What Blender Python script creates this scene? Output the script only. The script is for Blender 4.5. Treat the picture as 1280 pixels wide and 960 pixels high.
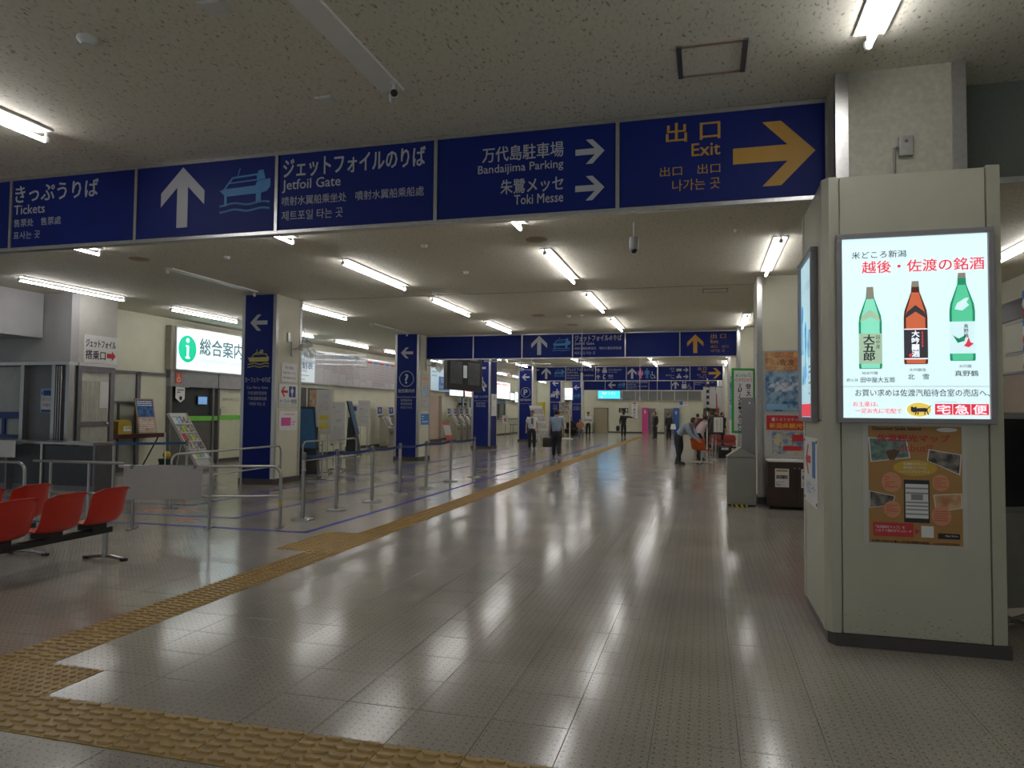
import bpy, bmesh, math, random
from mathutils import Vector, Matrix
random.seed(7)
for o in list(bpy.data.objects): bpy.data.objects.remove(o, do_unlink=True)
SC = bpy.context.scene; COL = SC.collection
PI = math.pi
# ------------------------------------------------------------------ camera
cam = bpy.data.cameras.new('camera'); co = bpy.data.objects.new('camera', cam); COL.objects.link(co)
cam.sensor_width = 36.0; cam.lens = 889.0 / 1280 * 36; cam.clip_end = 300
Rm = Matrix(((0.96545211, 0.00152293, 0.26057611), (0.26042534, -0.04014891, -0.96465886), (0.00899273, 0.99919255, -0.03915846)))
co.matrix_world = Matrix.Translation((0, 0, 1.6)) @ Rm.to_4x4()
SC.camera = co
# ------------------------------------------------------------------ world, exposure
W = bpy.data.worlds.new('world'); SC.world = W; W.use_nodes = True
W.node_tree.nodes['Background'].inputs[0].default_value = (0.74, 0.80, 0.84, 1)
W.node_tree.nodes['Background'].inputs[1].default_value = 0.42
SC.view_settings.view_transform = 'Standard'; SC.view_settings.look = 'None'
SC.view_settings.exposure = 0.0; SC.view_settings.gamma = 1.0; SC.view_settings.use_curve_mapping = False
SC.cycles.use_denoising = True
SC.cycles.max_bounces = 8; SC.cycles.diffuse_bounces = 5; SC.cycles.glossy_bounces = 4
SC.cycles.caustics_reflective = False; SC.cycles.caustics_refractive = False
TUBE = 27.0        # strength of the fluorescent tubes
ZC = 4.09         # ceiling height
# ------------------------------------------------------------------ materials
MATS = {}
def mat(name, col, rough=0.5, metal=0.0, emit=0.0, noise=0.0, nscale=8.0, bump=0.0, bscale=60.0, alpha=1.0, coat=0.0, spec=0.5, trans=0.0):
    if name in MATS: return MATS[name]
    m = bpy.data.materials.new(name); m.use_nodes = True; nt = m.node_tree; b = nt.nodes['Principled BSDF']
    b.inputs['Base Color'].default_value = (*col, 1); b.inputs['Roughness'].default_value = rough; b.inputs['Metallic'].default_value = metal
    b.inputs['Specular IOR Level'].default_value = spec
    if emit: b.inputs['Emission Color'].default_value = (*col, 1); b.inputs['Emission Strength'].default_value = emit
    if coat: b.inputs['Coat Weight'].default_value = coat
    if trans: b.inputs['Transmission Weight'].default_value = trans
    if alpha < 1: b.inputs['Alpha'].default_value = alpha
    tc = nt.nodes.new('ShaderNodeTexCoord')
    if noise:
        n = nt.nodes.new('ShaderNodeTexNoise'); n.inputs['Scale'].default_value = nscale; n.inputs['Detail'].default_value = 6
        nt.links.new(tc.outputs['Object'], n.inputs['Vector'])
        r = nt.nodes.new('ShaderNodeMapRange'); r.inputs['From Min'].default_value = .3; r.inputs['From Max'].default_value = .7
        r.inputs['To Min'].default_value = 1 - noise; r.inputs['To Max'].default_value = 1 + noise
        nt.links.new(n.outputs['Fac'], r.inputs['Value'])
        x = nt.nodes.new('ShaderNodeMix'); x.data_type = 'RGBA'; x.blend_type = 'MULTIPLY'; x.inputs['Factor'].default_value = 1
        x.inputs['A'].default_value = (*col, 1); nt.links.new(r.outputs['Result'], x.inputs['B']); nt.links.new(x.outputs['Result'], b.inputs['Base Color'])
    if bump:
        n2 = nt.nodes.new('ShaderNodeTexNoise'); n2.inputs['Scale'].default_value = bscale; n2.inputs['Detail'].default_value = 4
        nt.links.new(tc.outputs['Object'], n2.inputs['Vector'])
        bp = nt.nodes.new('ShaderNodeBump'); bp.inputs['Strength'].default_value = bump; bp.inputs['Distance'].default_value = .01
        nt.links.new(n2.outputs['Fac'], bp.inputs['Height']); nt.links.new(bp.outputs['Normal'], b.inputs['Normal'])
    MATS[name] = m; return m
blue = mat('sign_blue', (.003, .014, .15), .55, spec=.25, noise=.06, nscale=3)
white_print = mat('sign_white', (.43, .44, .47), .5, noise=.03)
yel_print = mat('sign_yellow', (.50, .27, .035), .5, noise=.03)
fery = mat('ferry_yellow', (.5, .45, .12), .5, noise=.03)
cyan_print = mat('sign_cyan', (.05, .22, .48), .5, noise=.03)
pink_print = mat('sign_pink', (.65, .2, .33), .5, noise=.03)
alu = mat('brushed_aluminium', (.55, .55, .54), .28, .9, noise=.08, nscale=30)
steel = mat('stainless_steel', (.42, .42, .41), .3, 1.0, noise=.05, nscale=20)
dsteel = mat('dark_steel', (.2, .2, .21), .35, .8, noise=.1)
cream = mat('cream_wall_paint', (.62, .61, .48), .6, noise=.05, nscale=2, bump=.15, bscale=80)
creamb = mat('cream_panel', (.47, .465, .365), .35, noise=.05, nscale=3, bump=.05, bscale=40)
greyw = mat('grey_wall_paint', (.42, .42, .42), .6, noise=.06, nscale=2)
mottled = mat('mottled_column_covering', (.42, .41, .33), .5, noise=.11, nscale=26, bump=.1)
dgrey = mat('dark_grey_panel', (.07, .075, .085), .35, noise=.15, nscale=3)
green_grey = mat('grey_green_panel', (.12, .135, .115), .6, noise=.08, nscale=60)
baseb = mat('brown_grey_skirting', (.07, .06, .055), .4, noise=.1)
black = mat('black_plastic', (.012, .012, .014), .4, noise=.1)
whitep = mat('white_paint', (.62, .62, .6), .45, noise=.04)
paper = mat('white_paper', (.74, .74, .73), .7, noise=.03, nscale=4)
red_plastic = mat('red_plastic', (.55, .025, .012), .3, noise=.05, nscale=5)
orange_plastic = mat('orange_plastic', (.6, .1, .02), .25, noise=.05)
red_print = mat('red_print', (.55, .03, .04), .5, noise=.03)
black_print = mat('black_print', (.02, .02, .025), .6, noise=.03)
grey_print = mat('grey_print', (.25, .25, .27), .6, noise=.03)
navy_print = mat('navy_print', (.02, .05, .22), .5, noise=.03)
blue_print = mat('blue_print', (.03, .18, .5), .5, noise=.03)
sky_print = mat('pale_blue_print', (.25, .5, .7), .5, noise=.08)
green_print = mat('green_print', (.05, .38, .06), .5, noise=.04)
lime = mat('lime_print', (.16, .55, .06), .5, noise=.03)
brown = mat('dark_brown_laminate', (.05, .03, .022), .4, noise=.15, nscale=6)
tan = mat('tan_panel', (.34, .26, .2), .5, noise=.05)
orange_paper = mat('orange_paper', (.40, .21, .06), .5, noise=.05, nscale=5)
lampwhite = mat('lamp_enamel', (.75, .75, .72), .35, noise=.03)
tube_m = mat('fluorescent_tube', (1.0, .975, .98), .3, emit=TUBE)
tube_off = mat('unlit_tube', (.7, .72, .72), .2, noise=.02)
glassy = mat('dark_glass', (.05, .055, .06), .06, noise=.1)
yellow_box = mat('yellow_metal', (.45, .32, .03), .45, noise=.08)
blue_belt = mat('blue_belt', (.01, .035, .16), .6, noise=.1)
floor_blue = mat('blue_floor_tape', (.015, .035, .36), .6, spec=.2, noise=.15, nscale=9)
floor_red = mat('faded_red_floor_paint', (.5, .17, .13), .45, noise=.3, nscale=20)
screen_dark = mat('dark_screen', (.09, .095, .10), .3, noise=.2, nscale=12)
concrete = mat('joint_concrete', (.09, .085, .075), .7, noise=.1)

def clear_glass():
    m = bpy.data.materials.new('clear_glass'); m.use_nodes = True; nt = m.node_tree
    b = nt.nodes['Principled BSDF']; b.inputs['Base Color'].default_value = (.8, .9, .95, 1); b.inputs['Roughness'].default_value = .03
    b.inputs['Alpha'].default_value = .22; b.inputs['Specular IOR Level'].default_value = .8
    return m
glass = clear_glass()
def lit(name, col, s, noise=0.06): return mat(name, col, .4, emit=s, noise=0)
lit_white = lit('backlit_white', (.80, .95, 1.0), 1.0)
lit_cool = lit('backlit_cool_white', (.66, .86, .90), .95)

def ceiling_mat():
    m = bpy.data.materials.new('speckled_ceiling_board'); m.use_nodes = True; nt = m.node_tree; b = nt.nodes['Principled BSDF']
    b.inputs['Roughness'].default_value = .75
    tc = nt.nodes.new('ShaderNodeTexCoord')
    v = nt.nodes.new('ShaderNodeTexNoise'); v.inputs['Scale'].default_value = 30; v.inputs['Detail'].default_value = 3
    mp = nt.nodes.new('ShaderNodeMapping'); mp.inputs['Scale'].default_value = (1.6, .8, 1); mp.inputs['Rotation'].default_value = (0, 0, .5)
    nt.links.new(tc.outputs['Object'], mp.inputs['Vector']); nt.links.new(mp.outputs['Vector'], v.inputs['Vector'])
    r = nt.nodes.new('ShaderNodeValToRGB'); e = r.color_ramp.elements
    e[0].position = .30; e[0].color = (.26, .245, .19, 1); e[1].position = .38; e[1].color = (.62, .60, .50, 1)
    x = r.color_ramp.elements.new(.55); x.color = (.68, .655, .55, 1)
    nt.links.new(v.outputs['Fac'], r.inputs['Fac']); nt.links.new(r.outputs['Color'], b.inputs['Base Color'])
    bp = nt.nodes.new('ShaderNodeBump'); bp.inputs['Strength'].default_value = .25; bp.inputs['Distance'].default_value = .004
    nt.links.new(v.outputs['Fac'], bp.inputs['Height']); nt.links.new(bp.outputs['Normal'], b.inputs['Normal'])
    return m
def floor_mat():
    m = bpy.data.materials.new('speckled_vinyl_tile'); m.use_nodes = True; nt = m.node_tree; b = nt.nodes['Principled BSDF']; L = nt.links
    g = nt.nodes.new('ShaderNodeNewGeometry')
    n = nt.nodes.new('ShaderNodeTexNoise'); n.inputs['Scale'].default_value = 110; n.inputs['Detail'].default_value = 3; L.new(g.outputs['Position'], n.inputs['Vector'])
    r = nt.nodes.new('ShaderNodeValToRGB'); e = r.color_ramp.elements
    e[0].position = .33; e[0].color = (.22, .205, .165, 1); e[1].position = .56; e[1].color = (.45, .41, .35, 1); L.new(n.outputs['Fac'], r.inputs['Fac'])
    # small raised studs in rows, their tops darker in colour: a grid of 52 mm
    mp = nt.nodes.new('ShaderNodeVectorMath'); mp.operation = 'SCALE'; mp.inputs['Scale'].default_value = 1 / .0515; L.new(g.outputs['Position'], mp.inputs[0])
    fr = nt.nodes.new('ShaderNodeVectorMath'); fr.operation = 'FRACTION'; L.new(mp.outputs[0], fr.inputs[0])
    sb = nt.nodes.new('ShaderNodeVectorMath'); sb.operation = 'SUBTRACT'; sb.inputs[1].default_value = (.5, .5, 0); L.new(fr.outputs[0], sb.inputs[0])
    ml = nt.nodes.new('ShaderNodeVectorMath'); ml.operation = 'MULTIPLY'; ml.inputs[1].default_value = (1, 1, 0); L.new(sb.outputs[0], ml.inputs[0])
    ln = nt.nodes.new('ShaderNodeVectorMath'); ln.operation = 'LENGTH'; L.new(ml.outputs[0], ln.inputs[0])
    d = nt.nodes.new('ShaderNodeMapRange'); d.inputs['From Min'].default_value = .10; d.inputs['From Max'].default_value = .17
    d.inputs['To Min'].default_value = 1; d.inputs['To Max'].default_value = 0; L.new(ln.outputs['Value'], d.inputs['Value'])
    big = nt.nodes.new('ShaderNodeTexNoise'); big.inputs['Scale'].default_value = .9; big.inputs['Detail'].default_value = 3; L.new(g.outputs['Position'], big.inputs['Vector'])
    mm = nt.nodes.new('ShaderNodeMath'); mm.operation = 'MULTIPLY'; mm.inputs[1].default_value = .72; L.new(d.outputs[0], mm.inputs[0])
    x = nt.nodes.new('ShaderNodeMix'); x.data_type = 'RGBA'; L.new(mm.outputs[0], x.inputs['Factor']); L.new(r.outputs['Color'], x.inputs['A']); x.inputs['B'].default_value = (.12, .115, .1, 1)
    bl = nt.nodes.new('ShaderNodeMapRange'); bl.inputs['From Min'].default_value = .3; bl.inputs['From Max'].default_value = .7
    bl.inputs['To Min'].default_value = .86; bl.inputs['To Max'].default_value = 1.1; L.new(big.outputs['Fac'], bl.inputs['Value'])
    y = nt.nodes.new('ShaderNodeMix'); y.data_type = 'RGBA'; y.blend_type = 'MULTIPLY'; y.inputs['Factor'].default_value = 1
    L.new(x.outputs['Result'], y.inputs['A']); L.new(bl.outputs[0], y.inputs['B']); L.new(y.outputs['Result'], b.inputs['Base Color'])
    rr = nt.nodes.new('ShaderNodeMapRange'); rr.inputs['To Min'].default_value = .10; rr.inputs['To Max'].default_value = .20; L.new(big.outputs['Fac'], rr.inputs['Value']); L.new(rr.outputs[0], b.inputs['Roughness'])
    b.inputs['Specular IOR Level'].default_value = .5
    n3 = nt.nodes.new('ShaderNodeTexNoise'); n3.inputs['Scale'].default_value = 14; L.new(g.outputs['Position'], n3.inputs['Vector'])
    ad = nt.nodes.new('ShaderNodeMath'); ad.operation = 'MULTIPLY_ADD'; ad.inputs[1].default_value = .35; L.new(n3.outputs['Fac'], ad.inputs[0]); 
    m5 = nt.nodes.new('ShaderNodeMath'); m5.operation = 'MULTIPLY'; m5.inputs[1].default_value = .25; L.new(d.outputs[0], m5.inputs[0]); L.new(m5.outputs[0], ad.inputs[2])
    bp = nt.nodes.new('ShaderNodeBump'); bp.inputs['Strength'].default_value = .35; bp.inputs['Distance'].default_value = .002
    L.new(ad.outputs[0], bp.inputs['Height']); L.new(bp.outputs['Normal'], b.inputs['Normal'])
    return m
ceil_m = ceiling_mat(); floor_m = floor_mat()
tact_m = mat('yellow_tactile_tile', (.40, .255, .075), .4, noise=.16, nscale=7)
def soft_pic(name, c1, c2, scale=6, emit=0.0):
    """a printed photograph: two or three blended colours"""
    m = bpy.data.materials.new(name); m.use_nodes = True; nt = m.node_tree; b = nt.nodes['Principled BSDF']
    tc = nt.nodes.new('ShaderNodeTexCoord'); n = nt.nodes.new('ShaderNodeTexNoise'); n.inputs['Scale'].default_value = scale; n.inputs['Detail'].default_value = 8
    nt.links.new(tc.outputs['Object'], n.inputs['Vector']); r = nt.nodes.new('ShaderNodeValToRGB'); e = r.color_ramp.elements
    e[0].position = .38; e[0].color = (*c1, 1); e[1].position = .6; e[1].color = (*c2, 1); nt.links.new(n.outputs['Fac'], r.inputs['Fac'])
    nt.links.new(r.outputs['Color'], b.inputs['Base Color']); b.inputs['Roughness'].default_value = .35
    if emit: nt.links.new(r.outputs['Color'], b.inputs['Emission Color']); b.inputs['Emission Strength'].default_value = emit
    return m
pic_sea = soft_pic('print_sea', (.03, .12, .3), (.3, .45, .55), 9)
pic_misc = soft_pic('print_leaflets', (.15, .12, .1), (.6, .55, .48), 14)
pic_dark = soft_pic('print_dark_photo', (.03, .025, .02), (.25, .22, .18), 16)
pic_sun = soft_pic('print_sunset', (.45, .17, .06), (.6, .4, .2), 10)
pic_green = soft_pic('print_water', (.07, .14, .12), (.2, .28, .24), 22)
pic_multi = soft_pic('print_brochure', (.08, .22, .45), (.55, .5, .3), 12)
curtain_m = mat('net_curtain', (.55, .55, .48), .7, noise=.12, nscale=5)

# ------------------------------------------------------------------ mesh building
class MB:
    def __init__(s): s.v = []; s.f = []; s.cuts = []
    def cut(s):
        """what follows is a piece of its own"""
        if not s.cuts or s.cuts[-1] != (len(s.v), len(s.f)): s.cuts.append((len(s.v), len(s.f)))
        return s
    def pieces(s):
        C = [(0, 0)] + [c for c in s.cuts if c != (0, 0)] + [(len(s.v), len(s.f))]; out = []
        for (v0, f0), (v1, f1) in zip(C, C[1:]):
            if f1 > f0:
                m = MB(); m.v = s.v[v0:v1]; m.f = [tuple(i - v0 for i in f) for f in s.f[f0:f1]]; out.append(m)
        return out
    def add(s, vs, fs):
        k = len(s.v); s.v += [tuple(p) for p in vs]; s.f += [tuple(i + k for i in f) for f in fs]; return s
    def box(s, x0, x1, y0, y1, z0, z1):
        return s.add([(x0, y0, z0), (x1, y0, z0), (x1, y1, z0), (x0, y1, z0), (x0, y0, z1), (x1, y0, z1), (x1, y1, z1), (x0, y1, z1)],
                     [(0, 3, 2, 1), (4, 5, 6, 7), (0, 1, 5, 4), (1, 2, 6, 5), (2, 3, 7, 6), (3, 0, 4, 7)])
    def prism(s, pts, z0, z1):
        n = len(pts)
        return s.add([(x, y, z0) for x, y in pts] + [(x, y, z1) for x, y in pts],
                     [tuple(range(n - 1, -1, -1)), tuple(range(n, 2 * n))] + [(i, (i + 1) % n, n + (i + 1) % n, n + i) for i in range(n)])
    def tube(s, pts, r, seg=8, caps=True):
        pts = [Vector(p) for p in pts]; rings = []; rs = r if isinstance(r, (list, tuple)) else [r] * len(pts)
        t0 = (pts[1] - pts[0]).normalized(); a = Vector((0, 0, 1)) if abs(t0.z) < .9 else Vector((1, 0, 0)); u = t0.cross(a).normalized()
        for i, p in enumerate(pts):
            t = ((pts[min(i + 1, len(pts) - 1)] - p).normalized() + (p - pts[max(i - 1, 0)]).normalized())
            t = t.normalized() if t.length > 1e-6 else t0
            u = (u - t * u.dot(t)).normalized(); w = t.cross(u)
            rings.append([p + (u * math.cos(2 * PI * j / seg) + w * math.sin(2 * PI * j / seg)) * rs[i] for j in range(seg)])
        vs = [q for R in rings for q in R]; fs = []
        for i in range(len(pts) - 1):
            for j in range(seg): fs.append((i * seg + j, i * seg + (j + 1) % seg, (i + 1) * seg + (j + 1) % seg, (i + 1) * seg + j))
        if caps: fs.append(tuple(range(seg - 1, -1, -1))); fs.append(tuple((len(pts) - 1) * seg + j for j in range(seg)))
        return s.add(vs, fs)
    def lathe(s, prof, c=(0, 0, 0), seg=16):
        vs = []; fs = []; n = len(prof)
        for r, z in prof:
            for j in range(seg): vs.append((c[0] + r * math.cos(2 * PI * j / seg), c[1] + r * math.sin(2 * PI * j / seg), c[2] + z))
        for i in range(n - 1):
            for j in range(seg): fs.append((i * seg + j, i * seg + (j + 1) % seg, (i + 1) * seg + (j + 1) % seg, (i + 1) * seg + j))
        fs.append(tuple(range(seg - 1, -1, -1))); fs.append(tuple((n - 1) * seg + j for j in range(seg)))
        return s.add(vs, fs)
    def ball(s, c, r, seg=10, rings=6, sc=(1, 1, 1)):
        prof = [(max(1e-4, r * math.sin(PI * i / rings)), -r * math.cos(PI * i / rings)) for i in range(rings + 1)]
        k = len(s.v); s.lathe(prof, (0, 0, 0), seg)
        for i in range(k, len(s.v)):
            p = s.v[i]; s.v[i] = (c[0] + p[0] * sc[0], c[1] + p[1] * sc[1], c[2] + p[2] * sc[2])
        return s
    def xf(s, M):
        s.v = [tuple(M @ Vector(p)) for p in s.v]; return s
def mesh_of(mb, name, smooth=False):
    me = bpy.data.meshes.new(name); me.from_pydata(mb.v, [], mb.f); me.validate(); me.update()
    if smooth:
        me.polygons.foreach_set('use_smooth', [True] * len(me.polygons))
        try: me.set_sharp_from_angle(angle=math.radians(40))
        except Exception: pass
    return me
def part(name, mb, m, parent=None, world=False, smooth=False, label=None, bevel=0):
    if parent is not None and mb.cuts:
        P_ = mb.pieces()
        if len(P_) > 1:
            return [part(name, q, m, parent, world, smooth, label, bevel) for q in P_][0]
        if len(P_) == 1: mb = P_[0]
    if world and parent is not None:
        iv = parent_world(parent).inverted(); mb.xf(iv)
    o = bpy.data.objects.new(name, mesh_of(mb, name, smooth)); COL.objects.link(o); o.data.materials.append(m)
    if parent is not None: o.parent = parent
    if label: o['label'] = label
    if bevel:
        b = o.modifiers.new('bevel', 'BEVEL'); b.width = bevel; b.segments = 2; b.limit_method = 'ANGLE'
    return o
def parent_world(o):
    M = Matrix.Identity(4)
    while o is not None:
        M = Matrix.LocRotScale(o.location, o.rotation_euler, o.scale) @ M; o = o.parent
    return M
def thing(name, label, cat, loc=(0, 0, 0), rz=0.0, group=None):
    o = bpy.data.objects.new(name, None); COL.objects.link(o); o.location = loc; o.rotation_euler = (0, 0, rz); o.empty_display_size = .1
    o['label'] = label; o['category'] = cat
    if group: o['group'] = group
    return o
def tag(o, label, cat, group=None):
    o['label'] = label; o['category'] = cat
    if group: o['group'] = group
    return o
def struct(name, mb, m, parent=None, **k):
    o = part(name, mb, m, parent, **k)
    if parent is None: o['kind'] = 'structure'
    return o
def origin_to(o, c):
    """give a one-mesh thing an origin at its base"""
    c = Vector(c); o.data.transform(Matrix.Translation(-c)); o.location = c; return o
def copy_tree(o, parent=None):
    c = o.copy(); COL.objects.link(c); c.parent = parent
    for ch in [x for x in bpy.data.objects if x.parent == o] if False else list(o.children): copy_tree(ch, c)
    return c
# flat lettering -------------------------------------------------------------
_txt = {}
def glyphs(s, bold=0.0, res=2):
    key = (s, bold, res)
    if key in _txt: return _txt[key]
    cu = bpy.data.curves.new('t', 'FONT'); cu.body = s; cu.size = 1; cu.resolution_u = res; cu.offset = bold
    ob = bpy.data.objects.new('t', cu); COL.objects.link(ob)
    dg = bpy.context.evaluated_depsgraph_get(); me = ob.evaluated_get(dg).to_mesh()
    vs = [(v.co.x, v.co.y) for v in me.vertices]; fs = [tuple(p.vertices) for p in me.polygons]
    ob.evaluated_get(dg).to_mesh_clear(); bpy.data.objects.remove(ob); bpy.data.curves.remove(cu)
    if not vs: vs = [(0, 0), (1, 0), (0, 1)]; fs = []
    x0 = min(v[0] for v in vs); x1 = max(v[0] for v in vs); y0 = min(v[1] for v in vs); y1 = max(v[1] for v in vs)
    _txt[key] = (vs, fs, x0, x1, y0, y1); return _txt[key]
class Face:
    """a flat face: u to the right, v up, n out of it, seen by someone in front of it"""
    def __init__(s, o, u, v=(0, 0, 1)):
        s.o = Vector(o); s.u = Vector(u).normalized(); s.v = Vector(v).normalized(); s.n = s.u.cross(s.v)
    def p(s, a, b, w=0): return s.o + s.u * a + s.v * b + s.n * w
    def rect(s, mb, u0, v0, u1, v1, w0, w1): return s.poly(mb, [(u0, v0), (u1, v0), (u1, v1), (u0, v1)], w0, w1)
    def poly(s, mb, pts, w0, w1):
        n = len(pts)
        return mb.add([s.p(a, b, w0) for a, b in pts] + [s.p(a, b, w1) for a, b in pts],
                      [tuple(range(n - 1, -1, -1)), tuple(range(n, 2 * n))] + [(i, (i + 1) % n, n + (i + 1) % n, n + i) for i in range(n)])
    def circle(s, mb, a, b, r, w0, w1, seg=20, rb=None, cut=False):
        if cut: mb.cut()
        return s.poly(mb, [(a + r * math.cos(2 * PI * i / seg), b + (rb or r) * math.sin(2 * PI * i / seg)) for i in range(seg)], w0, w1)
    def ring(s, mb, a, b, r0, r1, w0, w1, seg=28):
        for i in range(seg):
            c0, s0, c1, s1 = math.cos(2 * PI * i / seg), math.sin(2 * PI * i / seg), math.cos(2 * PI * (i + 1) / seg), math.sin(2 * PI * (i + 1) / seg)
            s.poly(mb, [(a + r0 * c0, b + r0 * s0), (a + r1 * c0, b + r1 * s0), (a + r1 * c1, b + r1 * s1), (a + r0 * c1, b + r0 * s1)], w0, w1)
    def stroke(s, mb, pts, wd, w0, w1):
        for (a, b), (c, d) in zip(pts, pts[1:]):
            L = math.hypot(c - a, d - b) or 1e-6; nx, ny = -(d - b) / L * wd / 2, (c - a) / L * wd / 2
            ex, ey = (c - a) / L * wd * .25, (d - b) / L * wd * .25
            s.poly(mb, [(a + nx - ex, b + ny - ey), (a - nx - ex, b - ny - ey), (c - nx + ex, d - ny + ey), (c + nx + ex, d + ny + ey)], w0, w1)
    def text(s, mb, t, u, v, h, w=.002, al='l', maxw=None, bold=0.0, res=2, fitw=None, rot=None, mirror=False, piece=True):
        """text whose glyph box is h high with its lower edge at v"""
        vs, fs, x0, x1, y0, y1 = glyphs(t, 0.0, res)
        if piece: mb.cut()
        k = h / max(1e-6, y1 - y0); kx = k
        if fitw: kx = fitw / (x1 - x0)
        elif maxw and (x1 - x0) * k > maxw: kx = maxw / (x1 - x0)
        wd = (x1 - x0) * kx; off = {'l': 0, 'c': -wd / 2, 'r': -wd}[al]
        out = []
        for x, y in vs:
            a = off + (x - x0) * kx; b = (y - y0) * k
            if mirror: a = off + wd - (x - x0) * kx
            if rot: a, b = a * math.cos(rot) - b * math.sin(rot), a * math.sin(rot) + b * math.cos(rot)
            out.append(s.p(u + a, v + b, w))
        if bold:
            for q, (dx, dy) in enumerate(((-1, -.6), (1, -.6), (-1, .6), (1, .6))):
                mb.add([p + s.u * (dx * bold * k) + s.v * (dy * bold * k) + s.n * (.0003 * (q + 1)) for p in out], fs)
        return mb.add(out, fs)
    def vtext(s, mb, t, u, vtop, h, pitch, w=.002, bold=0.0, res=1, mirror=False):
        for i, ch in enumerate(t):
            if ch != ' ': s.text(mb, ch, u, vtop - pitch * i - h, h, w, 'c', bold=bold, res=res, fitw=h * .9 if ord(ch) > 255 else None, mirror=mirror, piece=False)
    def bars(s, mb, u0, u1, v0, v1, n, w=.002, fill=.45, rnd=True):
        """n lines of small print too small to read"""
        mb.cut()
        p = (v1 - v0) / n
        for i in range(n):
            a = u0; y = v1 - p * (i + 1) + p * (1 - fill) / 2
            while a < u1:
                L = random.uniform(.06, .2) * (u1 - u0) if rnd else (u1 - u0)
                b = min(u1, a + L); s.rect(mb, a, y, b, y + p * fill, w - .001, w); a = b + (u1 - u0) * .025
                if rnd and random.random() < .12: break
# pictograms -----------------------------------------------------------------
ARROW = [(0, 1), (.42, .59), (.42, .36), (.105, .67), (.105, 0), (-.105, 0), (-.105, .67), (-.42, .36), (-.42, .59)]
def arrow(F, mb, cu, cv, size, d, w0=0, w1=.003):
    mb.cut()
    a = {'u': 0, 'r': -PI / 2, 'l': PI / 2, 'd': PI}[d]; pts = []
    for x, y in ARROW:
        y -= .5; pts.append((cu + size * (x * math.cos(a) - y * math.sin(a)), cv + size * (x * math.sin(a) + y * math.cos(a))))
    # split so that the arrow is made of convex plates
    P = pts
    for idx in ([0, 1, 2, 3], [0, 3, 6], [0, 6, 7, 8], [3, 4, 5, 6]): F.poly(mb, [P[i] for i in idx][::-1], w0, w1)
def waves(F, mb, u0, u1, v, amp, wd, w0, w1, n=1.75, seg=14):
    F.stroke(mb, [(u0 + (u1 - u0) * i / seg, v - amp * math.cos(2 * PI * n * i / seg)) for i in range(seg + 1)], wd, w0, w1)
def jetfoil(F, mb, u, v, s, w0=0, w1=.003):
    def q(x, y): return (u + s * (x - 358) / 202, v + .06 * s + s * (352 - y) / 202 * .87)
    F.poly(mb, [q(360, 262), q(385, 286), q(520, 281), q(545, 275), q(559, 258), q(558, 226), q(507, 233), q(500, 250), q(375, 256)], w0, w1)
    F.stroke(mb, [q(377, 258), q(395, 233), q(410, 213), q(520, 206)], s * .03, w0, w1)
    F.stroke(mb, [q(393, 234), q(505, 228)], s * .02, w0 + .0002, w1 + .0006)
    F.poly(mb, [q(505, 212), q(512, 192), q(530, 190), q(540, 227), q(507, 231)], w0 + .0004, w1 + .0004)
    F.stroke(mb, [q(429, 212), q(439, 178)], s * .018, w0, w1)
    F.stroke(mb, [q(383, 280), q(384, 318)], s * .05, w0 + .0004, w1 + .0004); F.stroke(mb, [q(513, 276), q(513, 306)], s * .1, w0 + .0004, w1 + .0004)
    for y in (318, 343): waves(F, mb, q(362, 0)[0], q(554, 0)[0], q(0, y)[1], s * .018, s * .032, w0, w1)
def ferry(F, mb, u, v, s, w0=0, w1=.003):
    def q(x, y): return (u + s * (x - 100) / 280, v + s * (310 - y) / 280)
    F.poly(mb, [q(98, 188), q(122, 238), q(370, 236), q(382, 184), q(160, 188)], w0, w1)
    F.stroke(mb, [q(155, 186), q(178, 152), q(340, 150), q(362, 184)], s * .045, w0, w1)
    F.stroke(mb, [q(190, 150), q(212, 130), q(260, 130)], s * .04, w0, w1)
    F.poly(mb, [q(245, 155), q(262, 108), q(272, 98), q(298, 98), q(300, 155)], w0, w1)
    F.stroke(mb, [q(212, 132), q(219, 95)], s * .02, w0, w1)
    for y in (262, 295): waves(F, mb, q(102, 0)[0], q(375, 0)[0], q(0, y)[1], s * .025, s * .05, w0, w1)
def person_picto(F, mb, u, v, s, skirt=False, w0=0, w1=.003):
    mb.cut()
    F.circle(mb, u, v + s * .92, s * .09, w0, w1, 12)
    if skirt: F.poly(mb, [(u - s * .22, v + s * .3), (u + s * .22, v + s * .3), (u + s * .1, v + s * .8), (u - s * .1, v + s * .8)], w0, w1)
    else: F.rect(mb, u - s * .15, v + s * .4, u + s * .15, v + s * .8, w0, w1)
    F.rect(mb, u - s * .11, v, u - s * .02, v + s * .42, w0, w1); F.rect(mb, u + s * .02, v, u + s * .11, v + s * .42, w0, w1)
    F.stroke(mb, [(u - s * .2, v + s * .76), (u - s * .24, v + s * .4)], s * .07, w0, w1); F.stroke(mb, [(u + s * .2, v + s * .76), (u + s * .24, v + s * .4)], s * .07, w0, w1)
def wheelchair(F, mb, u, v, s, w0=0, w1=.003):
    mb.cut()
    F.circle(mb, u - s * .1, v + s * .92, s * .08, w0, w1, 10)
    F.stroke(mb, [(u - s * .1, v + s * .8), (u - s * .06, v + s * .45), (u + s * .2, v + s * .45), (u + s * .3, v + s * .08), (u + s * .42, v + s * .1)], s * .08, w0, w1)
    F.stroke(mb, [(u + .3 * s * math.cos(t) - s * .02, v + s * .3 + .3 * s * math.sin(t)) for t in [2.0 + i * .42 for i in range(10)]], s * .06, w0, w1)
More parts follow.
